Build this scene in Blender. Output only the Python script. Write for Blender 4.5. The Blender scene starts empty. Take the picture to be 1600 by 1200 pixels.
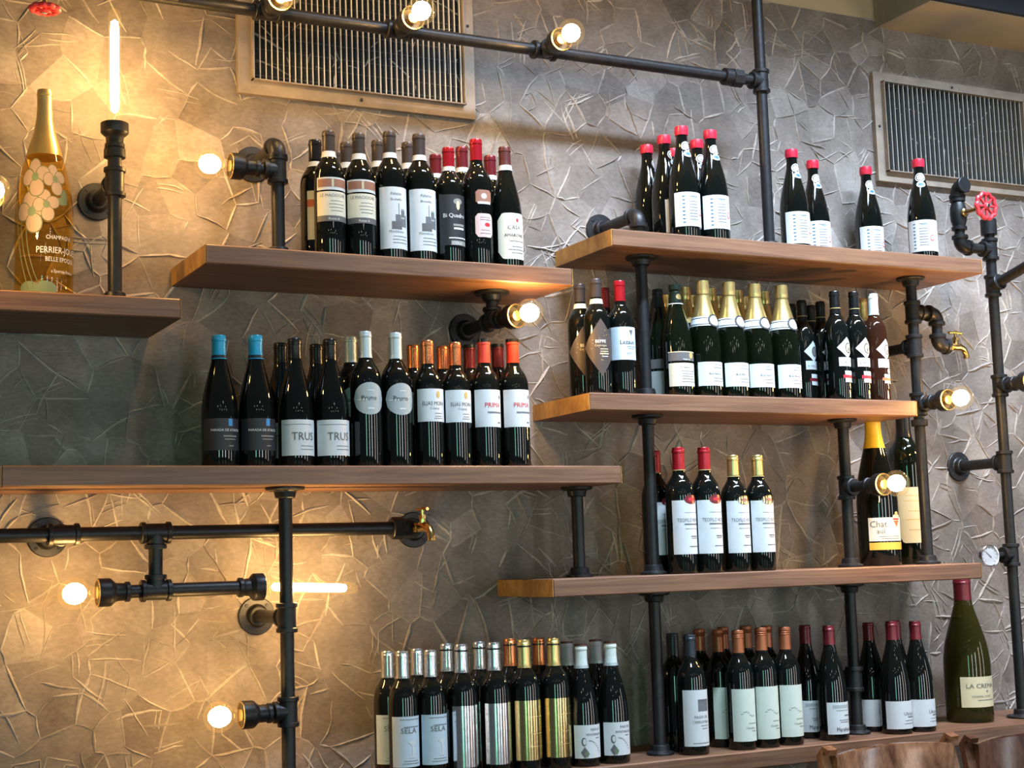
import bpy, math, random
from mathutils import Vector, Matrix, Quaternion
random.seed(7)
S = bpy.context.scene
COL = S.collection
PI = math.pi
# ------------------------------------------------------------------ camera
YAW, PIT, ROL, FOC = 0.47334515, 0.11693561, -0.03177782, 2364.9
CAM = Vector((0, -3.607, 1.45))
_f0 = Vector((math.sin(YAW), math.cos(YAW), 0)); _r0 = Vector((math.cos(YAW), -math.sin(YAW), 0)); _u0 = Vector((0, 0, 1))
_fw = math.cos(PIT)*_f0 + math.sin(PIT)*_u0; _up = math.cos(PIT)*_u0 - math.sin(PIT)*_f0
_rt = math.cos(ROL)*_r0 + math.sin(ROL)*_up; _up = math.cos(ROL)*_up - math.sin(ROL)*_r0
cd = bpy.data.cameras.new('camera'); cam = bpy.data.objects.new('camera', cd); COL.objects.link(cam)
cd.sensor_width = 36; cd.lens = 36*FOC/1600; cd.clip_start = .05
cam.matrix_world = Matrix(((_rt.x, _up.x, -_fw.x, CAM.x), (_rt.y, _up.y, -_fw.y, CAM.y), (_rt.z, _up.z, -_fw.z, CAM.z), (0, 0, 0, 1)))
S.camera = cam
def A(px, py, y):                       # point on the plane y = const seen at a pixel of the photograph
    d = _rt*((px-800)/FOC) + _up*((600-py)/FOC) + _fw
    return CAM + d*((y-CAM.y)/d.y)
# ------------------------------------------------------------------ light
S.view_settings.view_transform = 'Standard'; S.view_settings.look = 'None'
S.view_settings.gamma = 1; S.view_settings.use_curve_mapping = False
S.view_settings.exposure = 0.35
W = bpy.data.worlds.new('room_ambience'); S.world = W; W.use_nodes = True
W.node_tree.nodes['Background'].inputs[0].default_value = (.80, .88, 1, 1)
W.node_tree.nodes['Background'].inputs[1].default_value = .07
def area(name, loc, target, sx, sy, power, col):
    l = bpy.data.lights.new(name, 'AREA'); l.shape = 'RECTANGLE'; l.size = sx; l.size_y = sy; l.energy = power; l.color = col
    o = bpy.data.objects.new(name, l); COL.objects.link(o); o.location = loc
    o.rotation_euler = (Vector(target)-Vector(loc)).to_track_quat('-Z', 'Y').to_euler(); return o
def lamp(name, loc, power, col, r):
    l = bpy.data.lights.new(name, 'POINT'); l.energy = power; l.color = col; l.shadow_soft_size = r
    o = bpy.data.objects.new(name, l); COL.objects.link(o); o.location = loc; return o
DAY = (.61, .78, 1)
area('ceiling_spot_track', (2.75, -1.30, 3.70), (2.75, 0, 1.70), 2.3, .12, 33, DAY).data.spread = math.radians(62)
for (x, y, w, p, c) in ((3.4, -7.4, .45, 40, (.85, .95, 1)), (1.0, -7.6, .30, 32, (.8, .95, 1)), (-1.6, -7.0, .50, 38, (.35, 1, .72)), (5.6, -5.6, .50, 30, (1, .78, .66)), (6.6, -3.6, .25, 16, (.85, .93, 1))):
    area('doorway_daylight', (x, y, 1.5), (1.9, 0, 1.55), w, 2.2, p*.95, c)
for k, (x, y, z) in enumerate([(-1.2, -4.4, 3.1), (.2, -4.9, 3.15), (1.6, -4.3, 3.2), (3.0, -4.8, 3.1), (-.5, -6.2, 3.1), (1.0, -6.5, 3.1), (2.6, -6.3, 3.15), (4.2, -6.0, 3.1)]):
    lamp('ceiling_downlight', (x, y, z), 2.4, (1, .93, .82), .045)
WARM = (1, .66, .27)
# ------------------------------------------------------------------ materials
MATS = {}
def nt(name):
    m = bpy.data.materials.new(name); m.use_nodes = True; MATS[name] = m
    t = m.node_tree; return m, t, t.nodes['Principled BSDF']
def mat(name, col, rough=.5, metal=0, spec=.5, var=.08, scale=40, bump=0, coat=0):
    m, t, b = nt(name); N = t.nodes; L = t.links
    tc = N.new('ShaderNodeTexCoord'); no = N.new('ShaderNodeTexNoise'); no.inputs['Scale'].default_value = scale; no.inputs['Detail'].default_value = 3
    L.new(tc.outputs['Object'], no.inputs['Vector'])
    r = N.new('ShaderNodeValToRGB'); c = Vector(col)
    r.color_ramp.elements[0].position = .3; r.color_ramp.elements[1].position = .7
    r.color_ramp.elements[0].color = (*(c*(1-var)), 1); r.color_ramp.elements[1].color = (*(c*(1+var)), 1)
    L.new(no.outputs[0], r.inputs[0]); L.new(r.outputs[0], b.inputs['Base Color'])
    b.inputs['Roughness'].default_value = rough; b.inputs['Metallic'].default_value = metal
    b.inputs['Specular IOR Level'].default_value = spec; b.inputs['Coat Weight'].default_value = coat
    if bump:
        bp = N.new('ShaderNodeBump'); bp.inputs['Strength'].default_value = bump; bp.inputs['Distance'].default_value = .002
        L.new(no.outputs[0], bp.inputs['Height']); L.new(bp.outputs[0], b.inputs['Normal'])
    return m
def wood(name, dark, light, axis=(1, 14, 30), rough=.45):
    m, t, b = nt(name); N = t.nodes; L = t.links
    tc = N.new('ShaderNodeTexCoord'); mp = N.new('ShaderNodeMapping'); mp.inputs['Scale'].default_value = axis
    L.new(tc.outputs['Object'], mp.inputs[0])
    n1 = N.new('ShaderNodeTexNoise'); n1.inputs['Scale'].default_value = 3; n1.inputs['Detail'].default_value = 7; n1.inputs['Distortion'].default_value = .9
    n2 = N.new('ShaderNodeTexNoise'); n2.inputs['Scale'].default_value = 14; n2.inputs['Detail'].default_value = 4
    L.new(mp.outputs[0], n1.inputs[0]); L.new(mp.outputs[0], n2.inputs[0])
    mx = N.new('ShaderNodeMath'); mx.operation = 'MULTIPLY_ADD'; mx.inputs[1].default_value = .35
    L.new(n2.outputs[0], mx.inputs[0]); L.new(n1.outputs[0], mx.inputs[2])
    r = N.new('ShaderNodeValToRGB'); r.color_ramp.elements[0].position = .5; r.color_ramp.elements[1].position = .86
    r.color_ramp.elements[0].color = (*dark, 1); r.color_ramp.elements[1].color = (*light, 1)
    L.new(mx.outputs[0], r.inputs[0]); L.new(r.outputs[0], b.inputs['Base Color']); b.inputs['Roughness'].default_value = rough
    bp = N.new('ShaderNodeBump'); bp.inputs['Strength'].default_value = .15; bp.inputs['Distance'].default_value = .002
    L.new(mx.outputs[0], bp.inputs['Height']); L.new(bp.outputs[0], b.inputs['Normal']); return m
def see_through(name, tint, gloss=.03, rough=.02, body=None, bodyfac=0, glow_=None):
    m = bpy.data.materials.new(name); m.use_nodes = True; MATS[name] = m; t = m.node_tree; N = t.nodes; L = t.links
    N.remove(N['Principled BSDF']); out = N['Material Output']
    tr = N.new('ShaderNodeBsdfTransparent'); tr.inputs[0].default_value = (*tint, 1)
    gl = N.new('ShaderNodeBsdfGlossy'); gl.inputs['Roughness'].default_value = rough
    fr = N.new('ShaderNodeFresnel'); fr.inputs[0].default_value = 1.45
    base = tr.outputs[0]
    if body:
        df = N.new('ShaderNodeBsdfDiffuse'); df.inputs[0].default_value = (*body, 1)
        m1 = N.new('ShaderNodeMixShader'); m1.inputs[0].default_value = bodyfac; L.new(tr.outputs[0], m1.inputs[1]); L.new(df.outputs[0], m1.inputs[2]); base = m1.outputs[0]
    ge = N.new('ShaderNodeNewGeometry'); fm = N.new('ShaderNodeMath'); fm.operation = 'MULTIPLY'; fi = N.new('ShaderNodeMath'); fi.operation = 'SUBTRACT'; fi.inputs[0].default_value = 1
    L.new(ge.outputs['Backfacing'], fi.inputs[1]); L.new(fr.outputs[0], fm.inputs[0]); L.new(fi.outputs[0], fm.inputs[1])
    if glow_: 
        em = N.new('ShaderNodeEmission'); em.inputs[0].default_value = (*glow_[0], 1); em.inputs[1].default_value = glow_[1]; ad = N.new('ShaderNodeAddShader'); L.new(base, ad.inputs[0]); L.new(em.outputs[0], ad.inputs[1]); base = ad.outputs[0]
    mx = N.new('ShaderNodeMixShader'); L.new(fm.outputs[0], mx.inputs[0]); L.new(base, mx.inputs[1]); L.new(gl.outputs[0], mx.inputs[2])
    L.new(mx.outputs[0], out.inputs[0]); return m
def plaster():
    m, t, b = nt('plaster'); N = t.nodes; L = t.links
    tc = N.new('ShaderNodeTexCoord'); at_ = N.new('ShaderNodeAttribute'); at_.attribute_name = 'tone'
    n1 = N.new('ShaderNodeTexNoise'); n1.inputs['Scale'].default_value = 9; n1.inputs['Detail'].default_value = 8; n1.inputs['Roughness'].default_value = .65
    n2 = N.new('ShaderNodeTexNoise'); n2.inputs['Scale'].default_value = 1.6; n2.inputs['Detail'].default_value = 4
    mp = N.new('ShaderNodeMapping'); mp.inputs['Scale'].default_value = (42, 42, 75); mp.inputs['Rotation'].default_value = (0, .5, 0)
    n3 = N.new('ShaderNodeTexNoise'); n3.inputs['Scale'].default_value = 1.6; n3.inputs['Detail'].default_value = 5
    for n in (n1, n2): L.new(tc.outputs['Object'], n.inputs[0])
    L.new(tc.outputs['Object'], mp.inputs[0]); L.new(mp.outputs[0], n3.inputs[0])
    a = N.new('ShaderNodeMath'); a.operation = 'ADD'; L.new(n1.outputs[0], a.inputs[0]); L.new(n2.outputs[0], a.inputs[1])
    a2 = N.new('ShaderNodeMath'); a2.operation = 'MULTIPLY_ADD'; a2.inputs[1].default_value = .5; L.new(n3.outputs[0], a2.inputs[0]); L.new(a.outputs[0], a2.inputs[2])
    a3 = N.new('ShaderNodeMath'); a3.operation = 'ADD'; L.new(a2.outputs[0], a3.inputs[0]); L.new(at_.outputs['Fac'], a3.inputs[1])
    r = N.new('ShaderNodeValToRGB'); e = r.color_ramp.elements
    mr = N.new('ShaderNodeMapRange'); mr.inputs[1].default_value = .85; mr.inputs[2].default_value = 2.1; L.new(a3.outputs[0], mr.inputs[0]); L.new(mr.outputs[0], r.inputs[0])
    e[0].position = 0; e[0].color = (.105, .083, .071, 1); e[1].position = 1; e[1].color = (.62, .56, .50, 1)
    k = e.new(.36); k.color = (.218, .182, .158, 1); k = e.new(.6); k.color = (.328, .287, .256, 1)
    L.new(r.outputs[0], b.inputs['Base Color']); b.inputs['Roughness'].default_value = .62; b.inputs['Specular IOR Level'].default_value = .35
    bp = N.new('ShaderNodeBump'); bp.inputs['Strength'].default_value = .4; bp.inputs['Distance'].default_value = .004
    L.new(a2.outputs[0], bp.inputs['Height']); L.new(bp.outputs[0], b.inputs['Normal']); return m
plaster()
wood('walnut', (.145, .066, .037), (.27, .133, .072))
wood('end_grain', (.30, .145, .035), (.60, .35, .10), (14, 5, 3))
wood('chair_wood', (.11, .035, .018), (.42, .20, .10), (6, 10, 3), .16)
wood('chair_wood_dark', (.05, .018, .012), (.17, .07, .04), (6, 10, 3), .22)
mat('black_iron', (.018, .018, .020), .42, .35, .5, .25, 60, .25)
mat('brass', (.62, .40, .14), .25, 1, .5, .15); mat('chrome', (.75, .76, .78), .12, 1)
mat('red_paint', (.55, .03, .04), .35); mat('dial_white', (.45, .48, .52), .3)
mat('paint_beige', (.52, .40, .25), .7, var=.05, scale=8); mat('beige_shaded', (.17, .18, .16), .6); mat('dark_fascia', (.012, .014, .022), .5)
mat('vent_paint', (.30, .24, .19), .55, .1, .4, .18, 22, .2); mat('vent_metal', (.66, .62, .55), .5, .0); mat('wire_dark', (.09, .08, .07), .5, .3); mat('vent_shade', (.006, .006, .006), .8); mat('vent_grey', (.42, .40, .37), .5, .1)
mat('floor_tile', (.10, .075, .06), .5)
mat('wine_glass', (.004, .005, .004), .045, 0, .55, .2, 10); mat('green_glass', (.003, .005, .002), .05, 0, .55, .2)
see_through('amber_glass', (.93, .74, .28)); see_through('rose_glass', (.30, .10, .04), body=(.035, .012, .006), bodyfac=.9)
see_through('olive_glass', (.38, .35, .10), body=(.035, .032, .006), bodyfac=.6)
see_through('bulb_glass', (1, .97, .90), glow_=((1, .62, .22), .07))  # faint emission in the glass mimics glare from the filament
for n, c in dict(paper=(.68, .71, .73), paper_cream=(.76, .71, .57), paper_blue=(.55, .66, .76), paper_green=(.66, .73, .64), paper_grey=(.42, .46, .47), parchment=(.70, .60, .38), pink=(.70, .50, .46), orange_red=(.62, .16, .06), red_print=(.60, .02, .04), black_print=(.03, .03, .035), label_black=(.022, .022, .027), slate=(.13, .125, .13), grey_print=(.16, .17, .19), blue_print=(.04, .14, .24), sky=(.05, .30, .65), brown_print=(.33, .15, .10), white_print=(.85, .85, .82), gold_print=(.55, .40, .14), ochre=(.70, .44, .06), diamond_brown=(.07, .052, .045), petal=(.42, .31, .25), leaf=(.16, .22, .13), line_green=(.12, .14, .07), dim_white=(.28, .27, .24)).items(): mat(n, c, .55, var=.04)
for n, c, r_, me in (('cap_grey', (.055, .042, .038), .38, .2), ('cap_black', (.008, .008, .009), .25, 0), ('cap_red', (.42, .012, .022), .25, .35), ('cap_darkred', (.16, .014, .022), .3, .3), ('cap_maroon', (.10, .022, .020), .4, .1),
    ('cap_turquoise', (.02, .36, .60), .35, .1), ('cap_silver', (.66, .68, .70), .22, .9), ('cap_pale', (.50, .58, .60), .4, .4), ('cap_copper', (.72, .25, .10), .25, .8), ('cap_rust', (.42, .13, .055), .38, .5), ('cap_orange', (.72, .045, .025), .4, 0), ('cap_gold', (.80, .60, .24), .3, .85),
    ('cap_yellow', (.72, .47, .03), .4, 0), ('cap_white', (.72, .80, .76), .45, 0), ('cap_lilac', (.50, .48, .54), .5, 0), ('cap_navy', (.016, .022, .032), .4, .1), ('cap_green', (.012, .022, .016), .3, .3), ('wax_red', (.62, .02, .05), .3, 0), ('foil_silver', (.80, .80, .80), .16, 1), ('foil_gold', (.72, .56, .26), .17, 1)):
    mat(n, c, r_, me, .5, .06, 30, .06)
def glow(name, col, st, mixtr=None):
    m = bpy.data.materials.new(name); m.use_nodes = True; MATS[name] = m; t = m.node_tree; N = t.nodes
    N.remove(N['Principled BSDF']); e = N.new('ShaderNodeEmission'); e.inputs[0].default_value = (*col, 1); e.inputs[1].default_value = st
    t.links.new(e.outputs[0], N['Material Output'].inputs[0]); return m
glow('filament_glow', (1, .58, .19), 175)
glow('tube_glow', (1, .60, .215), 135)
# ------------------------------------------------------------------ mesh helpers
class MB:
    def __init__(s): s.v = []; s.f = []; s.fs = []
    def add(s, v, f, smooth=True):
        o = len(s.v); s.v += [tuple(p) for p in v]; s.f += [tuple(i+o for i in q) for q in f]; s.fs += [smooth]*len(f); return s
    def box(s, x0, x1, y0, y1, z0, z1, b=0):
        if b <= 0:
            v = [(x, y, z) for z in (z0, z1) for y in (y0, y1) for x in (x0, x1)]
            return s.add(v, [(0, 2, 3, 1), (4, 5, 7, 6), (0, 1, 5, 4), (2, 6, 7, 3), (0, 4, 6, 2), (1, 3, 7, 5)], False)
        X, Y, Z = (x0, x1), (y0, y1), (z0, z1); v = []; idx = {}
        for i in (0, 1):
            for j in (0, 1):
                for k in (0, 1):
                    for ax in range(3):
                        p = [X[i], Y[j], Z[k]]
                        for a, (w, e) in enumerate(((i, X), (j, Y), (k, Z))):
                            if a != ax: p[a] += b if w == 0 else -b
                        idx[i, j, k, ax] = len(v); v.append(p)
        f = []
        for ax in range(3):
            o = [a for a in range(3) if a != ax]
            for w in (0, 1):
                q = []
                for (c, d) in ((0, 0), (1, 0), (1, 1), (0, 1)):
                    t = [0, 0, 0]; t[ax] = w; t[o[0]] = c; t[o[1]] = d; q.append(idx[t[0], t[1], t[2], ax])
                f.append(q)
            for (c, d) in ((0, 0), (0, 1), (1, 0), (1, 1)):     # edges along ax
                t0 = [0, 0, 0]; t1 = [0, 0, 0]; t1[ax] = 1
                for t in (t0, t1): t[o[0]] = c; t[o[1]] = d
                f.append([idx[(*t0, o[0])], idx[(*t0, o[1])], idx[(*t1, o[1])], idx[(*t1, o[0])]])
        for i in (0, 1):
            for j in (0, 1):
                for k in (0, 1): f.append([idx[i, j, k, a] for a in range(3)])
        return s.add(v, f, False)
    def lathe(s, prof, n=24, M=None, cap0=True, cap1=True):
        v = []; f = []
        for r, z in prof:
            for i in range(n):
                a = 2*PI*i/n; p = Vector((r*math.cos(a), r*math.sin(a), z)); v.append(M @ p if M else p)
        for j in range(len(prof)-1):
            for i in range(n): f.append((j*n+i, j*n+(i+1) % n, (j+1)*n+(i+1) % n, (j+1)*n+i))
        if cap0: f.append(tuple(range(n-1, -1, -1)))
        if cap1: f.append(tuple((len(prof)-1)*n+i for i in range(n)))
        return s.add(v, f)
    def cyl(s, p0, p1, r, n=16, r1=None):
        p0, p1 = Vector(p0), Vector(p1); d = p1-p0
        return s.lathe([(r, 0), (r if r1 is None else r1, d.length)], n, frame(p0, d))
    def sweep(s, pts, r, n=10):
        pts = [Vector(p) for p in pts]; v = []; f = []; up = None
        for i, p in enumerate(pts):
            d = (pts[min(i+1, len(pts)-1)]-pts[max(i-1, 0)]).normalized()
            if up is None: up = d.orthogonal().normalized()
            up = (up-d*up.dot(d)).normalized(); w = d.cross(up); rr = r[i] if isinstance(r, (list, tuple)) else r
            for k in range(n): a = 2*PI*k/n; v.append(p+rr*(math.cos(a)*up+math.sin(a)*w))
        for j in range(len(pts)-1):
            for i in range(n): f.append((j*n+i, j*n+(i+1) % n, (j+1)*n+(i+1) % n, (j+1)*n+i))
        f.append(tuple(range(n-1, -1, -1))); f.append(tuple((len(pts)-1)*n+i for i in range(n)))
        return s.add(v, f)
    def mesh(s, name, m=None, sharp=35):
        me = bpy.data.meshes.new(name); me.from_pydata(s.v, [], s.f)
        me.polygons.foreach_set('use_smooth', s.fs); me.update()
        try: me.set_sharp_from_angle(angle=math.radians(sharp))
        except Exception: pass
        if m: me.materials.append(MATS[m])
        return me
def frame(p, d):
    return Matrix.Translation(p) @ Vector(d).to_track_quat('Z', 'Y').to_matrix().to_4x4()
def tag(o, label=None, cat=None, group=None, kind=None):
    if label: o['label'] = label
    if cat: o['category'] = cat
    if group: o['group'] = group
    if kind: o['kind'] = kind
    return o
def obj(name, me, parent=None, loc=None, d=None):
    o = bpy.data.objects.new(name, me); COL.objects.link(o)
    if parent: o.parent = parent
    if loc is not None:
        l = Vector(loc)
        if parent: l = l - wloc(parent)
        o.location = l
    if d is not None: o.rotation_euler = Vector(d).to_track_quat('Z', 'Y').to_euler()
    return o
def wloc(o):
    l = Vector(o.location)
    while o.parent: o = o.parent; l += o.location
    return l
def empty(name, loc, label=None, cat=None, group=None):
    o = bpy.data.objects.new(name, None); COL.objects.link(o); o.location = loc; o.empty_display_size = .05
    return tag(o, label, cat, group)
def struct(name, mb, m): return tag(obj(name, mb.mesh(name, m)), kind='structure')
# ------------------------------------------------------------------ the setting
XL, XR, PT = -1.6, 5.6, 3.128
wall = struct('wall_back', MB().box(XL, XR, 0, .15, 0, PT), 'plaster')
struct('trim_1', MB().box(XL, XR, .001, .15, PT, 3.9), 'paint_beige')          # painted strip above the plaster
struct('floor', MB().box(XL, XR, -8, .15, -.1, 0), 'floor_tile')
SX = A(1369, 42, 0).x
struct('ceiling', MB().box(XL, XR, -2.1, .15, 3.9, 4.0), 'paint_beige')
soff = struct('wall_soffit', MB().box(SX, XR, -.246, 0, 3.105, 3.9), 'paint_beige')
obj('soffit_side', MB().box(SX-.006, SX, -.246, 0, 3.105, 3.9).mesh('soffit_side', 'beige_shaded'), soff)  # shaded side of the soffit, its shade put into the grey colour
obj('soffit_fascia', MB().box(SX-.006, XR, -.262, -.246, 3.108, 3.9).mesh('soffit_fascia', 'dark_fascia'), soff)
# --- trowelled plaster coat: cells with a tone each, and the raised ridges between the trowel strokes
def clip(poly, nx, nz, c):
    out = []
    for i in range(len(poly)):
        p, q = poly[i], poly[(i+1) % len(poly)]; dp = p[0]*nx+p[1]*nz-c; dq = q[0]*nx+q[1]*nz-c
        if dp <= 0: out.append(p)
        if (dp < 0) != (dq < 0) and dp != dq:
            t = dp/(dp-dq); out.append((p[0]+(q[0]-p[0])*t, p[1]+(q[1]-p[1])*t))
    return out
CX0, CX1, CZ0, CZ1 = 0.0, 4.5, .35, PT
def ridges(mb, tones, a, b, h, w):
    n = max(2, int(math.hypot(b[0]-a[0], b[1]-a[1])/.022)); dx, dz = b[0]-a[0], b[1]-a[1]; L = math.hypot(dx, dz)+1e-9; nx, nz = -dz/L, dx/L
    bow = random.uniform(-.05, .05)*L; v = []; f = []
    for i in range(n+1):
        t = i/n; off = bow*4*t*(1-t)+random.uniform(-.0016, .0016)*(0 < i < n)
        x, z = a[0]+dx*t+nx*off, a[1]+dz*t+nz*off; e = 1 if 0 < i < n else .45
        ww = w*e*random.uniform(.75, 1.2); hh = h*e*random.uniform(.75, 1.2); sk = random.uniform(-.3, .3)*ww
        v += [(x-nx*ww, .0005, z-nz*ww), (x-nx*ww*.35+nx*sk, -hh, z-nz*ww*.35+nz*sk), (x+nx*ww*.35+nx*sk, -hh*.9, z+nz*ww*.35+nz*sk), (x+nx*ww, .0005, z+nz*ww)]
    for i in range(n):
        for k in range(3): f.append((4*i+k, 4*i+4+k, 4*i+5+k, 4*i+1+k))
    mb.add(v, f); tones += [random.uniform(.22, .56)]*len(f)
coat = MB(); tones = []
pts = []
while len(pts) < 1500:
    p = (random.uniform(CX0, CX1), random.uniform(CZ0, CZ1))
    if all((p[0]-q[0])**2+(p[1]-q[1])**2 > (.046 if random.random() < .7 else .024)**2 for q in pts): pts.append(p)
done = set()
for i, p in enumerate(pts):
    near = sorted(range(len(pts)), key=lambda j: (pts[j][0]-p[0])**2+(pts[j][1]-p[1])**2)[1:22]
    poly = [(CX0, CZ0), (CX1, CZ0), (CX1, CZ1), (CX0, CZ1)]
    for j in near:
        q = pts[j]; nx, nz = q[0]-p[0], q[1]-p[1]; c = (q[0]**2+q[1]**2-p[0]**2-p[1]**2)/2; poly = clip(poly, nx, nz, c)
    if len(poly) < 3: continue
    coat.add([(x, -.0008, z) for x, z in poly], [tuple(range(len(poly)))], False); tones.append(random.gauss(0, .10))
    for k in range(len(poly)):
        a, b = poly[k], poly[(k+1) % len(poly)]; key = (round((a[0]+b[0]), 3), round((a[1]+b[1]), 3))
        if key in done: continue
        done.add(key)
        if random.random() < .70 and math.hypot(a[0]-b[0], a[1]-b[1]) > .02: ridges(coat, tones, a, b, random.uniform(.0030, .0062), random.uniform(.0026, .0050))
for k in range(1350):                       # angular trowel strokes across the cells, some doubled
    p = (random.uniform(CX0, CX1), random.uniform(CZ0, CZ1-.02)); an = random.uniform(0, 2*PI); h_, w_ = random.uniform(.0024, .0055), random.uniform(.0020, .0042)
    for leg in range(random.choice((1, 1, 2, 2, 3))):
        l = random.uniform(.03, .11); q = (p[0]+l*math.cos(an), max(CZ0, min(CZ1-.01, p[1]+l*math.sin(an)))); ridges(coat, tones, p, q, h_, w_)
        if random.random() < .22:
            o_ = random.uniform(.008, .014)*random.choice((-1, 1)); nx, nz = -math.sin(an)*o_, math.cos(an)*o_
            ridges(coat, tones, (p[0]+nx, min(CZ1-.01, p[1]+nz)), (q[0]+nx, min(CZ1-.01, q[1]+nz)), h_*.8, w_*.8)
        p = q; an += random.choice((-1, 1))*random.uniform(.8, 1.9)
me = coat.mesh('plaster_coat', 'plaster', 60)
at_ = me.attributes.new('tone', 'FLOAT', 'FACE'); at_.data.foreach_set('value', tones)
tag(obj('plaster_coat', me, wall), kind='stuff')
# ------------------------------------------------------------------ shelves
def shelf(x0, x1, zt, label, y0=-.307, th=.045, ends=True):
    o = empty('wall_shelf', ((x0+x1)/2, -.15, zt-th), label, 'shelf', 'thick wooden wall shelves')
    e = .0015
    obj('board', MB().box(x0+e, x1-e, y0, -.001, zt-th, zt, .003).mesh('board', 'walnut'), o, (0, 0, 0))
    for a, b in ((x0, x0+e), (x1-e, x1)): obj('end_face', MB().box(a, b, y0+.001, -.001, zt-th+.001, zt-.001).mesh('end_face', 'end_grain'), o, (0, 0, 0))
    return o
ZS = dict(S0=2.057, S1=2.186, S2=1.684, T1=2.299, T2=1.870, T3=1.405, B=.943)
shelf(-.25, .868, ZS['S0'], 'short wooden shelf at the far left carrying the flower-painted bottle')
shelf(.923, 1.874, ZS['S1'], 'wooden shelf below the left air vent, holding grey- and red-capped bottles')
shelf(.484, 1.996, ZS['S2'], 'long wooden shelf with turquoise- and copper-capped bottles at its front')
shelf(1.993, 3.271, ZS['T1'], 'uppermost wooden shelf at right carrying bottles with red wax tops')
shelf(1.908, 2.985, ZS['T2'], 'wooden shelf holding the row of gold-foiled sparkling wines')
shelf(1.785, 3.190, ZS['T3'], 'wooden shelf carrying the yellow-capped magnum and four tall white-label bottles')
shelf(1.12, 4.3, ZS['B'], 'lowest wooden shelf, behind the chairs, carrying the olive green magnum')
# ------------------------------------------------------------------ air vents
def vent(x0, x1, z0, z1, fr, nsl, ang, smat, label, wires):
    o = empty('air_vent', ((x0+x1)/2, 0, z0), label, 'air vent', 'painted wall air vents'); L = (0, 0, 0)
    ix0, ix1, iz0, iz1 = x0+fr, x1-fr, z0+fr, z1-fr
    obj('recess_shade', MB().box(ix0-.004, ix1+.004, -.0035, -.0012, iz0-.004, iz1+.004).mesh('recess_shade', 'vent_shade'), o, L)  # black sheet on the wall stands in for the shade of an open recess
    m = MB()
    for a in ((x0, x1, z0, iz0), (x0, x1, iz1, z1), (x0, ix0, iz0, iz1), (ix1, x1, iz0, iz1)): m.box(a[0], a[1], -.030 if 0 else -.018, -.001, a[2], a[3])
    for a in ((ix0, ix1, iz0, iz0+.003), (ix0, ix1, iz1-.003, iz1), (ix0, ix0+.003, iz0, iz1), (ix1-.003, ix1, iz0, iz1)): m.box(a[0], a[1], -.034, -.018, a[2], a[3])
    obj('vent_frame', m.mesh('vent_frame', 'vent_paint'), o, L)
    sm = MB().box(-.0010, .0010, -.0050 if wires else -.0085, .0050 if wires else .0085, iz0+.003, iz1-.003).mesh('slat', smat)
    for i in range(nsl):
        s = obj('slat', sm, o, (ix0+(i+.5)*(ix1-ix0)/nsl, -.0185, 0)); s.rotation_euler.z = ang
        s.location.z = -o.location.z
    if wires:
        wm = MB().box(ix0+.003, ix1-.003, -.0052, -.0040, -.0009, .0009).mesh('cross_wire', 'wire_dark'); n = int((iz1-iz0)/.034)
        for i in range(n): obj('cross_wire', wm, o, (0, 0, iz0+(i+.6)*(iz1-iz0)/n))
    sc = MB().lathe([(.0045, 0), (.0045, .0015), (.003, .0022)], 10).mesh('screw', 'black_iron')
    for (x, z) in ((x0+fr/2, (z0+z1)/2), (x1-fr/2, (z0+z1)/2), ((x0+x1)/2, z0+fr/2), ((x0+x1)/2, z1-fr/2)): obj('screw', sc, o, (x, -.018, z), (0, -1, 0))
    return o
v0, v1 = A(369, 147, 0), A(739, 190, 0)
vent(v0.x, v1.x, (v0.z+v1.z)/2, (v0.z+v1.z)/2+.52, .034, 38, -.16, 'vent_metal', 'brown-painted wall vent with bright upright slats behind the pipe light rail', True)
w0 = A(1357, 115, 0); w1 = A(1368, 284, 0); xr = A(1592, 220, 0).x+.028
vent((w0.x+w1.x)/2, xr, A(1368, 284, 0).z, A(1357, 114, 0).z, .030, 31, -.30, 'vent_grey', 'grey-painted wall vent with tilted slats under the soffit at right', False)
# ------------------------------------------------------------------ pipework
PR = .0158
CACHE = {}
def cm(key, fn):
    if key not in CACHE: CACHE[key] = fn()
    return CACHE[key]
def pipe(par, p0, p1, r=PR):
    p0, p1 = Vector(p0), Vector(p1); L = (p1-p0).length
    return obj('pipe', MB().lathe([(r, 0), (r, L)], 20).mesh('pipe', 'black_iron'), par, p0, p1-p0)
def rim(z0, z1, r): return [(r-.002, z0), (r, z0+.0015), (r, z1-.0015), (r-.002, z1)]
def tee(par, c, ax, br, r=.0212, L=.034, B=.036):
    ax, br = Vector(ax).normalized(), Vector(br).normalized()
    def mk():
        m = MB(); R = .0248
        m.lathe([(r, -L)]+rim(-L, -L+.011, R)+[(r, -L+.011), (r, L-.011)]+rim(L-.011, L, R)+[(r, L)], 22, frame((0, 0, 0), ax))
        m.lathe([(r-.0005, 0), (r-.0005, B-.011)]+rim(B-.011, B, R)+[(r-.002, B)], 22, frame((0, 0, 0), br)); return m.mesh('tee_fitting', 'black_iron')
    return obj('tee_fitting', cm(('tee', tuple(round(q, 2) for q in (*ax, *br))), mk), par, c)
def elbow(par, c, d1, d2, r=.0208):
    d1, d2 = Vector(d1).normalized(), Vector(d2).normalized()
    def mk():
        m = MB(); k = .027; P = []
        for i in range(9):
            t = i/8; P.append(d1*k*(1-t)**2 + d2*k*t*t)          # quadratic bend through the corner
        P = [d1*.034]+P+[d2*.034]; m.sweep(P, r, 18)
        for d in (d1, d2): m.lathe(rim(.024, .036, .0248), 22, frame((0, 0, 0), d))
        return m.mesh('elbow_fitting', 'black_iron')
    return obj('elbow_fitting', cm(('el', tuple(round(q, 2) for q in (*d1, *d2))), mk), par, c)
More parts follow.
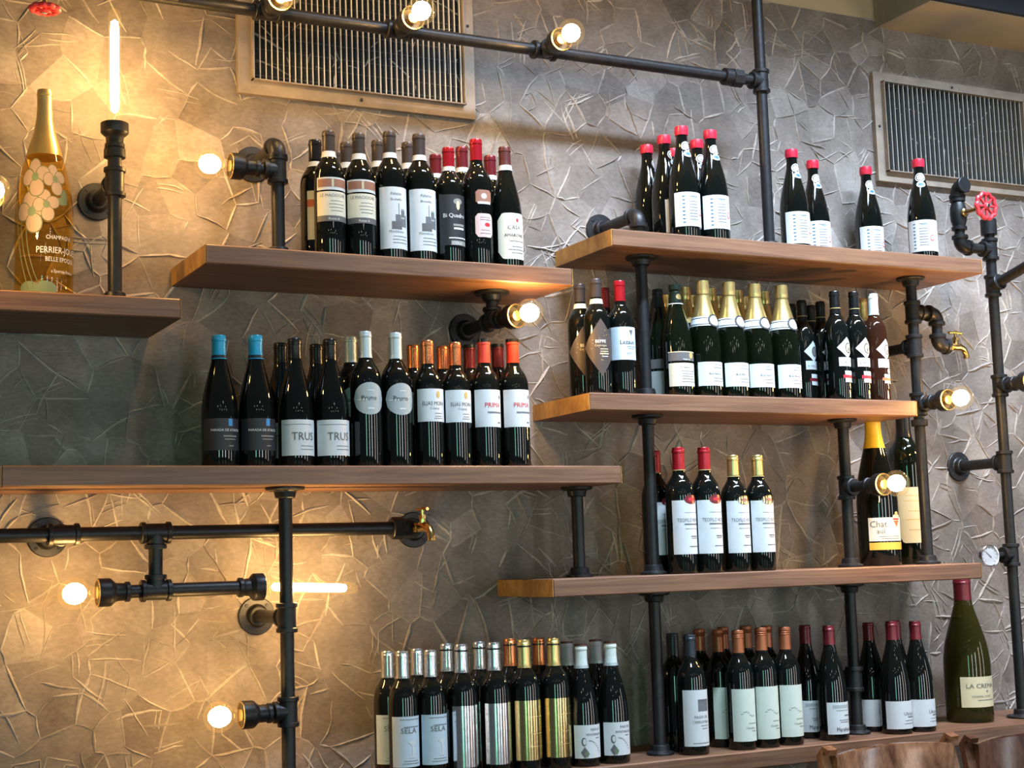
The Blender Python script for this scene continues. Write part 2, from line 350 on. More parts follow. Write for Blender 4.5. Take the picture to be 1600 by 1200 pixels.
def coupling(par, c, d, L=.03, hexa=False):
    me = cm(('cp', L, hexa), lambda: MB().lathe([(.0195, -L/2)]+rim(-L/2, L/2, .0245 if not hexa else .027)+[(.0195, L/2)], 8 if hexa else 22).mesh('coupling', 'black_iron'))
    return obj('coupling', me, par, c, d)
def flange(par, c, n, r=.046):
    me = cm(('fl', r), lambda: MB().lathe([(r-.001, 0), (r, .001), (r, .0055), (r-.002, .0075), (.029, .0085), (.026, .011), (.0235, .024), (.021, .026), (PR-.002, .026)], 30).mesh('flange', 'black_iron'))
    f = obj('flange', me, par, c, n)
    bm = cm('bolt', lambda: MB().lathe([(.0045, 0), (.0045, .002), (.003, .003)], 8).mesh('bolt', 'black_iron'))
    for k in range(4):
        a = PI/4+k*PI/2; b = obj('bolt', bm, f); b.location = ((r-.010)*math.cos(a), (r-.010)*math.sin(a), .0065)
    return f
def socket(par, p, d, L=.07, R=.0315):
    me = cm(('so', L), lambda: MB().lathe([(.0185, 0)]+rim(.0, .011, .0225)+[(.0195, .013), (.0205, L*.45), (R-.001, L*.60), (R, L*.64), (R, L), (R-.003, L), (R-.004, L-.02), (.016, L-.021)], 26, cap1=True).mesh('lamp_socket', 'black_iron'))
    s = obj('lamp_socket', me, par, p, d)
    rg = cm(('sr', L), lambda: MB().lathe([(R-.0032, L-.0035), (R-.0032, L+.001), (R-.0012, L+.001), (R-.0012, L-.0035)], 26, None, False, False).mesh('socket_ring', 'brass'))
    obj('socket_ring', rg, s); return s
def bulb(p, d, label, R=.036, grp='round filament bulbs in pipe sockets'):
    o = empty('light_bulb', p, label, 'light bulb', grp); o.rotation_euler = Vector(d).to_track_quat('Z', 'Y').to_euler()
    def g():
        P = [(.0125, 0), (.0135, .006), (.016, .014)]
        for i in range(13):
            a = math.radians(-62+i*(90+62)/12); P.append((max(R*math.cos(a), .0006), .020+R*.92+R*math.sin(a)))
        return MB().lathe(P, 24).mesh('glass_globe', 'bulb_glass')
    def c():
        P = []
        for i in range(9):
            a = math.radians(-90+i*22.5); P.append((max(.0235*math.cos(a), .0005), .020+R*.88+.026*math.sin(a)))
        return MB().lathe(P, 12).mesh('filament', 'filament_glow')
    for n, fn in (('glass_globe', g), ('filament', c), ('screw_base', lambda: MB().lathe([(.006, -.022), (.0115, -.018), (.0118, -.012), (.0112, -.010), (.0118, -.006), (.0122, .001), (.013, .003)], 18).mesh('screw_base', 'brass'))):
        q = obj(n, cm((n, R), fn), o)
    return o
def tube_bulb(p, d, label, L=.20, R=.0155):
    o = empty('tube_bulb', p, label, 'light bulb', 'long tubular filament bulbs'); o.rotation_euler = Vector(d).to_track_quat('Z', 'Y').to_euler()
    obj('glass_tube', MB().lathe([(.011, 0), (R*.9, .008), (R, .02), (R, L-.02), (R*.85, L-.008), (R*.5, L-.001), (.0008, L)], 22).mesh('glass_tube', 'bulb_glass'), o)
    obj('filament', MB().lathe([(.001, .024), (.0085, .03), (.0100, .05), (.0100, L-.05), (.0085, L-.032), (.001, L-.026)], 12).mesh('filament', 'tube_glow'), o)
    obj('screw_base', MB().lathe([(.006, -.022), (.0115, -.018), (.0118, -.006), (.0122, .001), (.012, .004)], 18).mesh('screw_base', 'brass'), o)
    return o
def lampset(par, c, d, label, gap=.036, nip=.02):
    """nipple, socket and bulb leaving a fitting at c along d"""
    c, d = Vector(c), Vector(d).normalized()
    pipe(par, c+d*(gap-.008), c+d*(gap+nip+.004), .0145); socket(par, c+d*(gap+nip), d)
    return bulb(c+d*(gap+nip+.068), d, label)
def faucet(par, p, d, up=(0, 0, 1)):
    p, d, u = Vector(p), Vector(d).normalized(), Vector(up)
    m = MB(); m.cyl(p, p+d*.018, .0125, 6); m.sweep([p+d*.016, p+d*.03, p+d*.05, p+d*.066-u*.006, p+d*.074-u*.02, p+d*.075-u*.034], [.0095, .012, .0118, .0098, .0088, .0092], 14)
    m.cyl(p+d*.036, p+d*.036+u*.022, .0078, 8); m.cyl(p+d*.036+u*.020, p+d*.036+u*.029, .0095, 6)
    r = obj('faucet', MB_shift(m, p).mesh('faucet', 'brass'), par, p)
    h = MB(); h.cyl(u*.0+d*.036+u*.028, d*.036+u*.043, .004, 8); a = d
    h.sweep([d*.036+u*.043-a*.024, d*.036+u*.043-a*.010, d*.036+u*.045, d*.036+u*.043+a*.010, d*.036+u*.043+a*.024], [.0042, .003, .0042, .003, .0042], 8)
    obj('tap_handle', h.mesh('tap_handle', 'brass'), r); return r
def MB_shift(m, p): m.v = [(x-p.x, y-p.y, z-p.z) for x, y, z in m.v]; return m
def handwheel(par, c, n, R=.034):
    m = MB(); P = []
    for i in range(49):
        a = 2*PI*i/48; rr = R*(1+.07*math.cos(10*a)); P.append((rr*math.cos(a), rr*math.sin(a), 0))
    m.sweep(P, .0065, 8)
    for k in range(8):
        a = 2*PI*k/8; m.sweep([(0.006*math.cos(a), .006*math.sin(a), 0), (R*math.cos(a), R*math.sin(a), 0)], .0042, 8)
    m.lathe([(.011, -.005), (.011, .005), (.007, .007)], 14)
    h = obj('handwheel', m.mesh('handwheel', 'red_paint'), par, c, n)
    obj('hub_cap', MB().lathe([(.0065, .006), (.0065, .0095), (.005, .0105)], 10).mesh('hub_cap', 'chrome'), h); return h
X, Y, Z = Vector((1, 0, 0)), Vector((0, 1, 0)), Vector((0, 0, 1))
PG = 'black iron pipe runs'
# P2  lamp post on the left shelf
x, y = .744, -.20; zt = A(178, 212, y).z; zj = A(176, 285, y).z
o = empty('pipe_stand', (x, y, ZS['S0']), 'black pipe post with tubular bulb beside the flower-painted bottle', 'pipe', PG)
flange(o, (x, y, ZS['S0']), Z); pipe(o, (x, y, ZS['S0']+.006), (x, y, zt-.03)); tee(o, (x, y, zj), Z, Y); pipe(o, (x, y+.02, zj), (x, -.008, zj)); flange(o, (x, -.001, zj), -Y)
coupling(o, (x, y, A(178, 240, y).z), Z, .022); socket(o, (x, y, A(178, 232, y).z), Z, .058)
zb = A(178, 190, y).z
tube_bulb((x, y, zb-.004), Z, 'glowing upright tubular bulb at the top left', .272)
# left edge lamp
c = A(-30, 326, -.2); o = empty('pipe_stand', (c.x, c.y, ZS['S0']), 'black pipe post at the left picture edge behind a round bulb', 'pipe', PG)
flange(o, (c.x, c.y, ZS['S0']), Z); pipe(o, (c.x, c.y, ZS['S0']+.006), (c.x, c.y, 2.60)); tee(o, c, Z, -Y); lampset(o, c, -Y, 'round glowing bulb cut by the left picture edge')
# overhead red valve
c = A(70, 14, -.24); o = empty('gate_valve', (c.x, c.y, c.z), 'red handwheel valve hanging at the top left corner', 'valve')
handwheel(o, c, -Z, .028); obj('stem', MB().cyl((0, 0, -.004), (0, 0, .05), .0055, 10).mesh('stem', 'brass'), o, c); tee(o, c+Z*.075, X, -Z); pipe(o, c+Z*.075-X*.5, c+Z*.075+X*.30); pipe(o, c+Z*.075+X*.29, c+Z*.6+X*.29)
# P4 above shelf S1
x, y = 1.131, -.20; ze = A(430, 226, y).z; zj = A(434, 266, y).z
o = empty('pipe_bracket', (x, y, ZS['S1']), 'black pipe bracket standing at the left end of the grey-capped bottle row', 'pipe', PG)
flange(o, (x, y, ZS['S1']), Z); pipe(o, (x, y, ZS['S1']+.006), (x, y, ze-.02)); tee(o, (x, y, zj), Z, -X); elbow(o, (x, y, ze), Y, -Z); pipe(o, (x, y+.02, ze), (x, -.008, ze)); flange(o, (x, -.001, ze), -Y)
lampset(o, (x, y, zj), -X, 'round glowing bulb left of the pipe bracket beside the grey-capped bottles', .036, .010)
# P5 below shelf S1
x, y = 1.709, -.172; zj = A(770, 502, y).z; zu = ZS['S1']-.045
o = empty('pipe_bracket', (x, y, zj-.04), 'black pipe bracket hanging under the right end of the vent-side shelf', 'pipe', PG)
flange(o, (x, y, zu), -Z); pipe(o, (x, y, zj), (x, y, zu-.004)); tee(o, (x, y, zj), Y, Z); pipe(o, (x, y+.02, zj), (x, -.008, zj)); flange(o, (x, -.001, zj), -Y)
lampset(o, (x, y, zj), (.22, -1, .0), 'round glowing bulb under the shelf, above the red-capped bottles', .02, .008)
# rail with three lamps and its riser
y = -.20; zr = 2.793; xv = 2.577
o = empty('pipe_light_rail', (xv, y, ZS['T1']), 'long black pipe rail with three bulbs crossing the left vent, and its riser', 'pipe', PG)
flange(o, (xv, y, ZS['T1']), Z); pipe(o, (xv, y, ZS['T1']+.006), (xv, y, 3.6)); tee(o, (xv, y, zr), Z, -X); pipe(o, (.2, y, zr), (xv-.03, y, zr))
xu = A(1150, 119, y).x; coupling(o, (xu, y, zr), X, .034, True); coupling(o, (xu-.030, y, zr), X, .026)
for px, py, lb in ((418, 20, 'leftmost of the three bulbs on the overhead pipe rail, cut by the top edge'), (622, 45, 'middle of the three bulbs on the overhead pipe rail'), (850, 86, 'rightmost of the three bulbs on the overhead pipe rail')):
    xx = A(px, py, y).x; tee(o, (xx, y, zr), X, -Y); lampset(o, (xx, y, zr), -Y, lb, .022, .006)
# T1 elbow
x, y = 2.140, -.205; ze = A(998, 336, y).z
o = empty('pipe_bracket', (x, y, ZS['T1']), 'black elbow bracket on the left end of the uppermost right shelf', 'pipe', PG)
coupling(o, (x, y, ZS['T1']+.011), Z, .022); pipe(o, (x, y, ZS['T1']+.002), (x, y, ze-.02)); elbow(o, (x, y, ze), Y, -Z); pipe(o, (x, y+.02, ze), (x, -.008, ze)); flange(o, (x, -.001, ze), -Y)
# posts between the right-hand shelves
def post(x, y, z0, z1, label, f0=True, f1=True):
    o = empty('pipe_post', (x, y, z0), label, 'pipe', PG)
    flange(o, (x, y, z0), Z, .036) if f0 else None; flange(o, (x, y, z1), -Z, .042) if f1 else None; pipe(o, (x, y, z0+.003), (x, y, z1-.003)); return o
post(2.143, -.205, ZS['T2'], ZS['T1']-.045, 'black pipe post left of the sparkling wines, between top and middle shelf')
post(2.143, -.205, ZS['T3'], ZS['T2']-.045, 'black pipe post left of the red-capped white-label bottles')
post(2.140, -.205, ZS['B'], ZS['T3']-.045, 'black pipe post in front of the navy-capped bottle on the lowest shelf')
post(1.945, -.16, ZS['T3'], ZS['S2']-.045, 'short black pipe post under the right end of the long shelf')
x, y = 2.805, -.195; o = post(x, y, ZS['T3'], ZS['T2']-.045, 'black pipe post with a bulb in front of the yellow-capped magnum'); zj = A(1323, 762, y).z
tee(o, (x, y, zj), Z, -Y); lampset(o, (x, y, zj), -Y, 'glowing bulb in front of the yellow-capped magnum', .036, .055)
x, y = 2.800, -.19; o = post(x, y, ZS['B'], ZS['T3']-.045, 'black pipe post between the dark-red-capped bottles on the lowest shelf'); zj = A(1342, 1060, y).z
tee(o, (x, y, zj), Z, Y); pipe(o, (x, y+.02, zj), (x, -.008, zj)); flange(o, (x, -.001, zj), -Y)
# P12 riser with the faucet
x, y = 3.096, -.19; o = post(x, y, ZS['T3'], ZS['T1']-.045, 'black pipe riser with brass faucet passing the right end of the sparkling-wine shelf')
z1, z2, z3 = A(1424, 488, y).z, A(1430, 541, y).z, A(1441, 632, y).z
tee(o, (x, y, z1), Z, X); tee(o, (x, y, z2), Z, Y); tee(o, (x, y, z3), Z, -Y); coupling(o, (x, y, z3-.055), Z, .02)
pipe(o, (x, y+.02, z2), (x, -.008, z2)); flange(o, (x, -.001, z2), -Y)
pipe(o, (x+.02, y, z1), (x+.062, y, z1)); elbow(o, (x+.092, y, z1), -X, -Z); pipe(o, (x+.092, y, z1-.02), (x+.092, y, z1-.075)); elbow(o, (x+.092, y, z1-.098), Z, X)
faucet(o, Vector((x+.126, y, z1-.098)), X)
lampset(o, (x, y, z3), -Y, 'glowing bulb at the right end of the sparkling-wine shelf')
# P15 tall riser at the right
x, y = 3.414, -.20; zT = A(1535, 352, y).z
o = empty('pipe_riser', (x, y, ZS['B']), 'tall black pipe riser with red valve and pressure gauge at the right edge', 'pipe', PG)
flange(o, (x, y, ZS['B']), Z); pipe(o, (x, y, ZS['B']+.006), (x, y, zT-.01)); coupling(o, (x, y, zT-.005), Z, .05, False)
zs = [A(px, py, y).z for px, py in ((1545, 390), (1552, 447), (1564, 603), (1572, 722), (1580, 867))]
tee(o, (x, y, zs[0]), Z, -X); tee(o, (x, y, zs[1]), Z, (0, -1, .25)); tee(o, (x, y, zs[2]), Z, -Y); tee(o, (x, y, zs[3]), Z, Y); tee(o, (x, y, zs[4]), Z, -X)
pipe(o, (x, y-.02, zs[1]+.005), (x, y-.34, zs[1]+.085))
pipe(o, (x, y+.02, zs[3]), (x, -.008, zs[3])); flange(o, (x, -.001, zs[3]), -Y)
lampset(o, (x, y, zs[2]), -Y, 'glowing bulb cut by the right picture edge')
xv2 = A(1501, 388, y).x; pipe(o, (x-.02, y, zs[0]), (xv2+.02, y, zs[0])); elbow(o, (xv2, y, zs[0]), X, Z)
zv = A(1496, 335, y).z; ztop = A(1490, 292, y).z
pipe(o, (xv2, y, zs[0]+.02), (xv2, y, ztop-.02)); elbow(o, (xv2, y, ztop), -Z, -Y)
obj('valve_body', MB().lathe([(.018, -.05)]+rim(-.05, -.038, .0235)+[(.019, -.037), (.0245, -.018), (.0255, 0), (.0245, .018), (.019, .037)]+rim(.038, .05, .0235)+[(.018, .05)], 20).mesh('valve_body', 'black_iron'), o, (xv2, y, zv))
vd = Vector((0, -1, 0)); obj('valve_bonnet', MB().lathe([(.013, .018), (.013, .03), (.009, .032), (.006, .04), (.006, .115)], 10).mesh('valve_bonnet', 'brass'), o, (xv2, y, zv), vd); handwheel(o, Vector((xv2, y, zv))+vd*.116, vd, .037)
gx = A(1541, 866, y).x; pipe(o, (x-.03, y, zs[4]), (gx+.02, y, zs[4]), .010); gc = Vector((gx, y, zs[4]))
g = obj('pressure_gauge', MB().lathe([(.020, -.014), (.030, -.012), (.0315, -.008), (.0315, .012), (.0325, .013), (.0325, .018), (.0290, .0185), (.0285, .015)], 30).mesh('pressure_gauge', 'chrome'), o, gc, (-.12, -1, 0))
obj('dial', MB().lathe([(.0284, .0145), (.0284, .0155)], 28).mesh('dial', 'dial_white'), g)
gm = MB()
for k in range(11):
    a = math.radians(225-27*k); gm.add([Vector((math.cos(a)*r_-math.sin(a)*w_, math.sin(a)*r_+math.cos(a)*w_, .0160)) for r_, w_ in ((.021, -.0006), (.026, -.0006), (.026, .0006), (.021, .0006))], [(0, 1, 2, 3)])
for a, l0, l1 in ((2.4, -.008, .022),):
    ca, sa = math.cos(a), math.sin(a); gm.add([Vector((ca*r_-sa*w_, sa*r_+ca*w_, .0165)) for r_, w_ in ((l0, -.0013), (l1, -.0006), (l1, .0006), (l0, .0013))], [(0, 1, 2, 3)])
obj('needle', gm.mesh('needle', 'black_print'), g)
# P6 low left run
y = -.20; zh = 1.540; xt = A(243, 833, y).x; zb = A(240, 923, y).z; xf = .632
o = empty('pipe_run', (xt, y, zb-.03), 'horizontal black pipe run under the long shelf, ending in a brass faucet', 'pipe', PG)
xe = A(618, 828, y).x
pipe(o, (-.1, y, zh), (xe, y, zh)); tee(o, (xf, y, zh), X, Y); pipe(o, (xf, y+.02, zh), (xf, -.008, zh)); flange(o, (xf, -.001, zh), -Y)
tee(o, (xt, y, zh), X, -Z); pipe(o, (xt, y, zh-.02), (xt, y, zb+.02)); tee(o, (xt, y, zb), X, Z)
lampset(o, (xt, y, zb), -X, 'glowing bulb pointing left on the low pipe run', .034, .024)
xs = A(372, 920, y).x; pipe(o, (xt+.02, y, zb), (xs+.004, y, zb)); socket(o, (xs, y, zb), X, .058)
tube_bulb((xs+.056, y, zb), (1, .10, -.05), 'glowing tubular bulb lying sideways behind the lower left pipe post', .245)
coupling(o, (xe+.004, y, zh), X, .03, True); elbow(o, (xe+.042, y, zh), -X, (.45, 1, 0)); faucet(o, Vector((xe+.046, y-.014, zh)), (.12, -1, 0))
pe = Vector((xe+.042, y, zh))+Vector((.45, 1, 0)).normalized()*.03; pw = Vector((xe+.042+.19*.45+.004, -.008, zh)); pipe(o, pe, pw); flange(o, (pw.x, -.001, zh), -Y)
# P447
x, y = 1.138, -.235; x = A(448, 950, y).x
o = empty('pipe_post', (x, y, 0), 'black pipe post below the long shelf, in front of the sideways tubular bulb', 'pipe', PG)
flange(o, (x, y, ZS['S2']-.045), -Z); pipe(o, (x, y, .006), (x, y, ZS['S2']-.048)); flange(o, (x, y, 0), Z)
z1, z2 = A(448, 965, y).z, A(449, 1112, y).z; tee(o, (x, y, z1), Z, Y); pipe(o, (x, y+.02, z1), (x, -.008, z1)); flange(o, (x, -.001, z1), -Y)
tee(o, (x, y, z2), Z, -X); lampset(o, (x, y, z2), -X, 'lowest glowing bulb, left of the pipe post near the bottom edge', .034, .006)
# ------------------------------------------------------------------ bottles
SH = dict(
 bdx=[(.90, 0), (.97, .003), (1, .012), (1, .60), (.985, .64), (.92, .685), (.78, .725), (.60, .757), (.46, .785), (.405, .82), (.395, .87), (.395, 1)],
 burg=[(.90, 0), (.97, .003), (1, .012), (1, .40), (.975, .46), (.90, .54), (.77, .62), (.62, .70), (.48, .77), (.39, .83), (.365, .88), (.365, 1)],
 champ=[(.88, 0), (.96, .003), (1, .014), (1, .46), (.96, .54), (.86, .62), (.71, .70), (.56, .77), (.44, .84), (.37, .90), (.345, .94), (.345, 1)],
 fine=[(.85, 0), (.96, .003), (1, .014), (1, .38), (.97, .46), (.88, .55), (.72, .64), (.52, .73), (.36, .80), (.28, .86), (.25, .92), (.25, 1)])
def rad(shape, H, R, z):
    t = max(0, min(1, z/H)); P = SH[shape]
    for (r0, a), (r1, b) in zip(P, P[1:]):
        if a <= t <= b:
            u = (t-a)/(b-a+1e-9); return R*(r0+(r1-r0)*u)
    return R*P[-1][0]
def patch(K, a0, a1, lo, hi, off, nc=14, nr=1):
    """surface patch on the bottle wall between angles a0..a1 (degrees, 0 faces the room)"""
    m = []; f = []
    for i in range(nc+1):
        u = i/nc; a = math.radians(a0+(a1-a0)*u); l, h = lo(2*u-1), hi(2*u-1)
        for j in range(nr+1):
            z = l+(h-l)*j/nr; r = rad(K['shape'], K['H'], K['R'], z)+off; m.append((r*math.sin(a), -r*math.cos(a), z))
    for i in range(nc):
        for j in range(nr): p = i*(nr+1)+j; f.append((p, p+nr+1, p+nr+2, p+1))
    return m, f
def shaped(K, mb, kind, ac, hw, z, h, off, nr=1):
    if kind == 'b': lo = lambda u: z-h/2; hi = lambda u: z+h/2; nc = max(2, int(hw/5))
    elif kind == 'e': lo = lambda u: z-h/2*math.sqrt(max(0, 1-u*u)); hi = lambda u: z+h/2*math.sqrt(max(0, 1-u*u)); nc = 16
    elif kind == 'd': lo = lambda u: z-h/2*(1-abs(u)); hi = lambda u: z+h/2*(1-abs(u)); nc = 12
    elif kind == 'o': c = lambda u: max(0, abs(u)-.72)/.28; lo = lambda u: z-h/2+h*.16*c(u); hi = lambda u: z+h/2-h*.16*c(u); nc = 16
    elif kind == 'v': lo = lambda u: z-h/2+h*abs(u); hi = lambda u: z+h/2; nc = 8
    mb.add(*patch(K, ac-hw, ac+hw, lo, hi, off, nc, nr))
TXT = {}
def text_mesh(s, size, squeeze=1):
    key = (s, size, squeeze)
    if key in TXT: return TXT[key]
    c = bpy.data.curves.new('lettering', 'FONT'); c.body = s; c.size = size; c.align_x = 'CENTER'; c.resolution_u = 2
    t = bpy.data.objects.new('lettering_source', c); COL.objects.link(t)
    dg = bpy.context.evaluated_depsgraph_get(); ev = t.evaluated_get(dg); me = ev.to_mesh()
    v = [(p.co.x*squeeze, p.co.y) for p in me.vertices]; f = [tuple(p.vertices) for p in me.polygons]; ev.to_mesh_clear()
    bpy.data.objects.remove(t); bpy.data.curves.remove(c); TXT[key] = (v, f); return TXT[key]
def kind(**k):
    k.setdefault('glass', 'wine_glass'); k.setdefault('labels', []); k.setdefault('band', []); k.setdefault('cstyle', 'plain'); k.setdefault('extra', None); return k
LR = lambda m, z0, z1, *pr, a0=-72, a1=72, s='b': dict(m=m, z=(z0+z1)/2, h=z1-z0, a=((a0+a1)/2, (a1-a0)/2), s=s, pr=pr)
T = lambda s, ac, z, size, c, q=1: ('t', s, ac-15 if ac > 7 else ac, z, size, c, q)
Bq = lambda ac, hw, z, h, c, k='b': ('s', k, ac, hw, z, h, c)
def lines(ac, hw, zs, c='grey_print', h=.0014): return [Bq(ac, hw*random.uniform(.6, 1), z, h, c) for z in zs]
KI = {}
KI['orange'] = kind(shape='bdx', H=.30, R=.0375, cap=('cap_black', .05), band=[('paper', .232, .245)], labels=[LR('paper_cream', .05, .168, Bq(0, 72, .138, .018, 'orange_red'), T('P', -35, .118, .014, 'black_print'), *lines(0, 40, (.09, .08, .07)))])
KI['strip'] = kind(shape='bdx', H=.31, R=.0375, cap=('cap_grey', .052), band=[('paper', .243, .258)], labels=[LR('paper', .157, .188, Bq(0, 66, .174, .020, 'brown_print'), Bq(-8, 4, .174, .019, 'parchment')), LR('paper_cream', .094, .153, T('LE MACIOCHE', 8, .140, .0105, 'grey_print'), *lines(8, 34, (.130, .122, .114, .106))), LR('slate', .080, .0935, T('Rosso di', 10, .0835, .008, 'white_print'))])
KI['etch'] = kind(shape='bdx', H=.325, R=.038, cap=('cap_grey', .055), band=[('paper', .256, .270)], labels=[LR('paper', .024, .178, Bq(18, 26, .094, .030, 'grey_print'), Bq(-2, 20, .082, .020, 'slate'), Bq(24, 9, .112, .026, 'paper_grey'), Bq(20, 2.5, .112, .018, 'black_print'), Bq(28, 2.5, .112, .018, 'black_print'), Bq(6, 1.5, .122, .03, 'grey_print'), T('Palazzo', 12, .158, .010, 'grey_print'), T('Brunello', 12, .144, .009, 'grey_print'), T('Montalcino', 12, .064, .009, 'grey_print'), *lines(12, 38, (.055, .047, .039)), a0=-70, a1=76)])
KI['quadro'] = kind(shape='bdx', H=.31, R=.0375, cap=('cap_red', .055), band=[('paper', .246, .258)], labels=[LR('label_black', .045, .178, Bq(8, 20, .160, .016, 'dim_white', 'e'), Bq(8, 8, .150, .024, 'parchment', 'e'), T('Bi Quadro', 8, .118, .015, 'white_print'), Bq(12, 26, .098, .006, 'dim_white'), Bq(12, 24, .089, .005, 'white_print'), Bq(8, 40, .064, .003, 'white_print'), Bq(12, 36, .051, .012, 'dim_white'), T('COLLI', 16, .0475, .010, 'white_print'))])
KI['pinkish'] = kind(shape='bdx', H=.325, R=.038, cap=('cap_red', .055), labels=[LR('pink', .068, .128, Bq(14, 12, .100, .010, 'red_print', 'e'), *lines(6, 24, (.118, .112, .086, .078)), a0=-34, a1=40, s='o'), LR('brown_print', .152, .188, Bq(4, 26, .155, .006, 'paper'), Bq(2, 12, .172, .014, 'pink', 'e'), a0=-30, a1=36, s='o')])
KI['casa'] = kind(shape='burg', H=.315, R=.040, cap=('cap_maroon', .048), band=[('paper', .252, .266)], labels=[LR('paper_cream', .018, .136, Bq(14, 5, .118, .010, 'red_print', 'e'), T('CASA', 16, .094, .015, 'grey_print'), T('AMARONE', 16, .075, .0115, 'black_print'), *lines(14, 38, (.064, .050, .042, .034)), a0=-62, a1=72, s='o')])
KI['grey'] = kind(shape='bdx', H=.31, R=.0375, cap=('cap_grey', .052), band=[('paper', .243, .258)], labels=[LR('paper', .05, .17)])
KI['redband'] = kind(shape='bdx', H=.31, R=.0375, cap=('cap_darkred', .055), band=[('paper', .246, .258)], labels=[LR('label_black', .05, .17)])
KI['turq'] = kind(shape='burg', H=.30, R=.0415, cap=('cap_turquoise', .046), band=[('cap_navy', .247, .254), ('cap_turquoise', .245, .247)], labels=[LR('label_black', .035, .107, Bq(20, 7, .098, .016, 'sky'), T('PARADA DE ATAUTA', 22, .078, .0078, 'white_print'), Bq(20, 24, .067, .003, 'dim_white'), Bq(20, 20, .060, .002, 'dim_white'), Bq(22, 8, .045, .002, 'dim_white'))])
KI['trus'] = kind(shape='burg', H=.30, R=.0415, cap=('cap_black', .047), labels=[LR('paper', .024, .107, T('TRUS', 22, .060, .026, 'slate', .95), Bq(-10, 50, .096, .0012, 'grey_print'), *lines(22, 26, (.046, .038)), a0=-70, a1=80)])
KI['circle'] = kind(shape='bdx', H=.325, R=.038, cap=('cap_pale', .064), labels=[LR('paper_grey', .122, .199, T('Pruno', 8, .157, .016, 'black_print'), Bq(-20, 34, .158, .002, 'white_print'), Bq(0, 12, .180, .002, 'white_print'), Bq(0, 12, .137, .003, 'white_print'), a0=-66, a1=58, s='e')])
KI['elias'] = kind(shape='bdx', H=.31, R=0.0368, cap=('cap_copper', .058), labels=[LR('paper', .108, .188, Bq(14, 8, .174, .018, 'gold_print', 'e'), T('ELIAS MORA', 12, .148, .0135, 'slate', .82), T('Crianza', 14, .138, .0085, 'grey_print'), *lines(14, 24, (.128, .121, .116)))])
KI['prima'] = kind(shape='bdx', H=.32, R=.0375, cap=('cap_orange', .060), band=[('cap_black', .307, .3207)], labels=[LR('paper', .097, .190, T('PRIMA', 18, .146, .0165, 'red_print'), Bq(38, 4, .172, .010, 'black_print', 'e'), Bq(14, 34, .133, .004, 'grey_print'), Bq(30, 8, .108, .003, 'grey_print'))])
KI['prima_dark'] = kind(shape='bdx', H=.32, R=.0375, cap=('cap_darkred', .060), band=[('cap_black', .307, .3207)], labels=[LR('paper', .097, .190)])
_wl = [Bq(-6, 18, z, .0024, 'grey_print') for z in (.108, .094, .086, .078, .070, .062, .054, .046)]+[Bq(-44, 5, z, .0030, 'blue_print') for z in (.108, .098, .088, .078, .068, .058, .048, .038)]+[T('VIÑA', -4, .102, .008, 'blue_print'), Bq(28, 11, .066, .018, 'red_print', 'e'), Bq(28, 8.5, .066, .013, 'paper', 'e'), Bq(28, 7, .066, .0035, 'red_print')]
KI['wax'] = kind(shape='burg', H=.305, R=.0415, cap=('wax_red', .024), cstyle='wax', labels=[LR('paper', .028, .119, *_wl, a0=-80, a1=72), LR('white_print', .236, .262, Bq(0, 42, .249, .021, 'cap_black', 'e'), Bq(0, 34, .249, .017, 'white_print', 'e'), T('BN', 0, .245, .009, 'black_print'), a0=-50, a1=50, s='e'), LR('paper_blue', .218, .236, Bq(0, 20, .227, .009, 'blue_print', 'e'), a0=-34, a1=34, s='e')])
KI['diamond'] = kind(shape='bdx', H=.302, R=0.0355, cap=('cap_grey', .048), band=[('paper_cream', .236, .249)], labels=[LR('diamond_brown', .045, .195, T('BEPPE', 12, .131, .0115, 'white_print'), T('Cannonau', 12, .122, .008, 'parchment'), Bq(12, 18, .115, .002, 'parchment'), Bq(12, 18, .109, .002, 'parchment'), Bq(12, 20, .103, .003, 'parchment'), Bq(14, 14, .096, .002, 'white_print'), *[('s', 'e', random.uniform(-50, 40), 1.6, random.uniform(.08, .165), .0022, 'gold_print') for _ in range(16)], a0=-82, a1=82, s='d')])
KI['chateau'] = kind(shape='bdx', H=.302, R=0.036, cap=('cap_red', .054), labels=[LR('paper_blue', .090, .176, Bq(18, 10, .160, .016, 'slate', 'v'), T('Lezaun', 16, .131, .016, 'black_print'), *lines(16, 24, (.124, .119)), T('2019', 20, .104, .008, 'grey_print'))])
KI['redback'] = kind(shape='bdx', H=.302, R=.0375, cap=('cap_darkred', .054), labels=[LR('paper_blue', .090, .176)])
KI['cava'] = kind(shape='champ', H=.316, R=.0425, glass='green_glass', cap=('cap_gold', .103), cstyle='champ', band=[('paper', .190, .216), ('black_print', .2105, .2125), ('black_print', .1935, .1955)], labels=[LR('paper', .028, .092, T('Brut Nature', 14, .0575, .0085, 'black_print', .9), *lines(14, 26, (.084, .076, .048, .040)), a0=-66, a1=62), LR('black_print', .186, .222, Bq(14, 25, .204, .027, 'white_print', 'e'), Bq(14, 20, .204, .021, 'paper_blue', 'e'), a0=-20, a1=48, s='e')])
KI['cava_back'] = kind(shape='champ', H=.316, R=.0425, glass='green_glass', cap=('cap_gold', .103), cstyle='champ', labels=[LR('black_print', .186, .218, Bq(14, 24, .204, .024, 'parchment', 'e'), a0=-16, a1=44, s='e')])
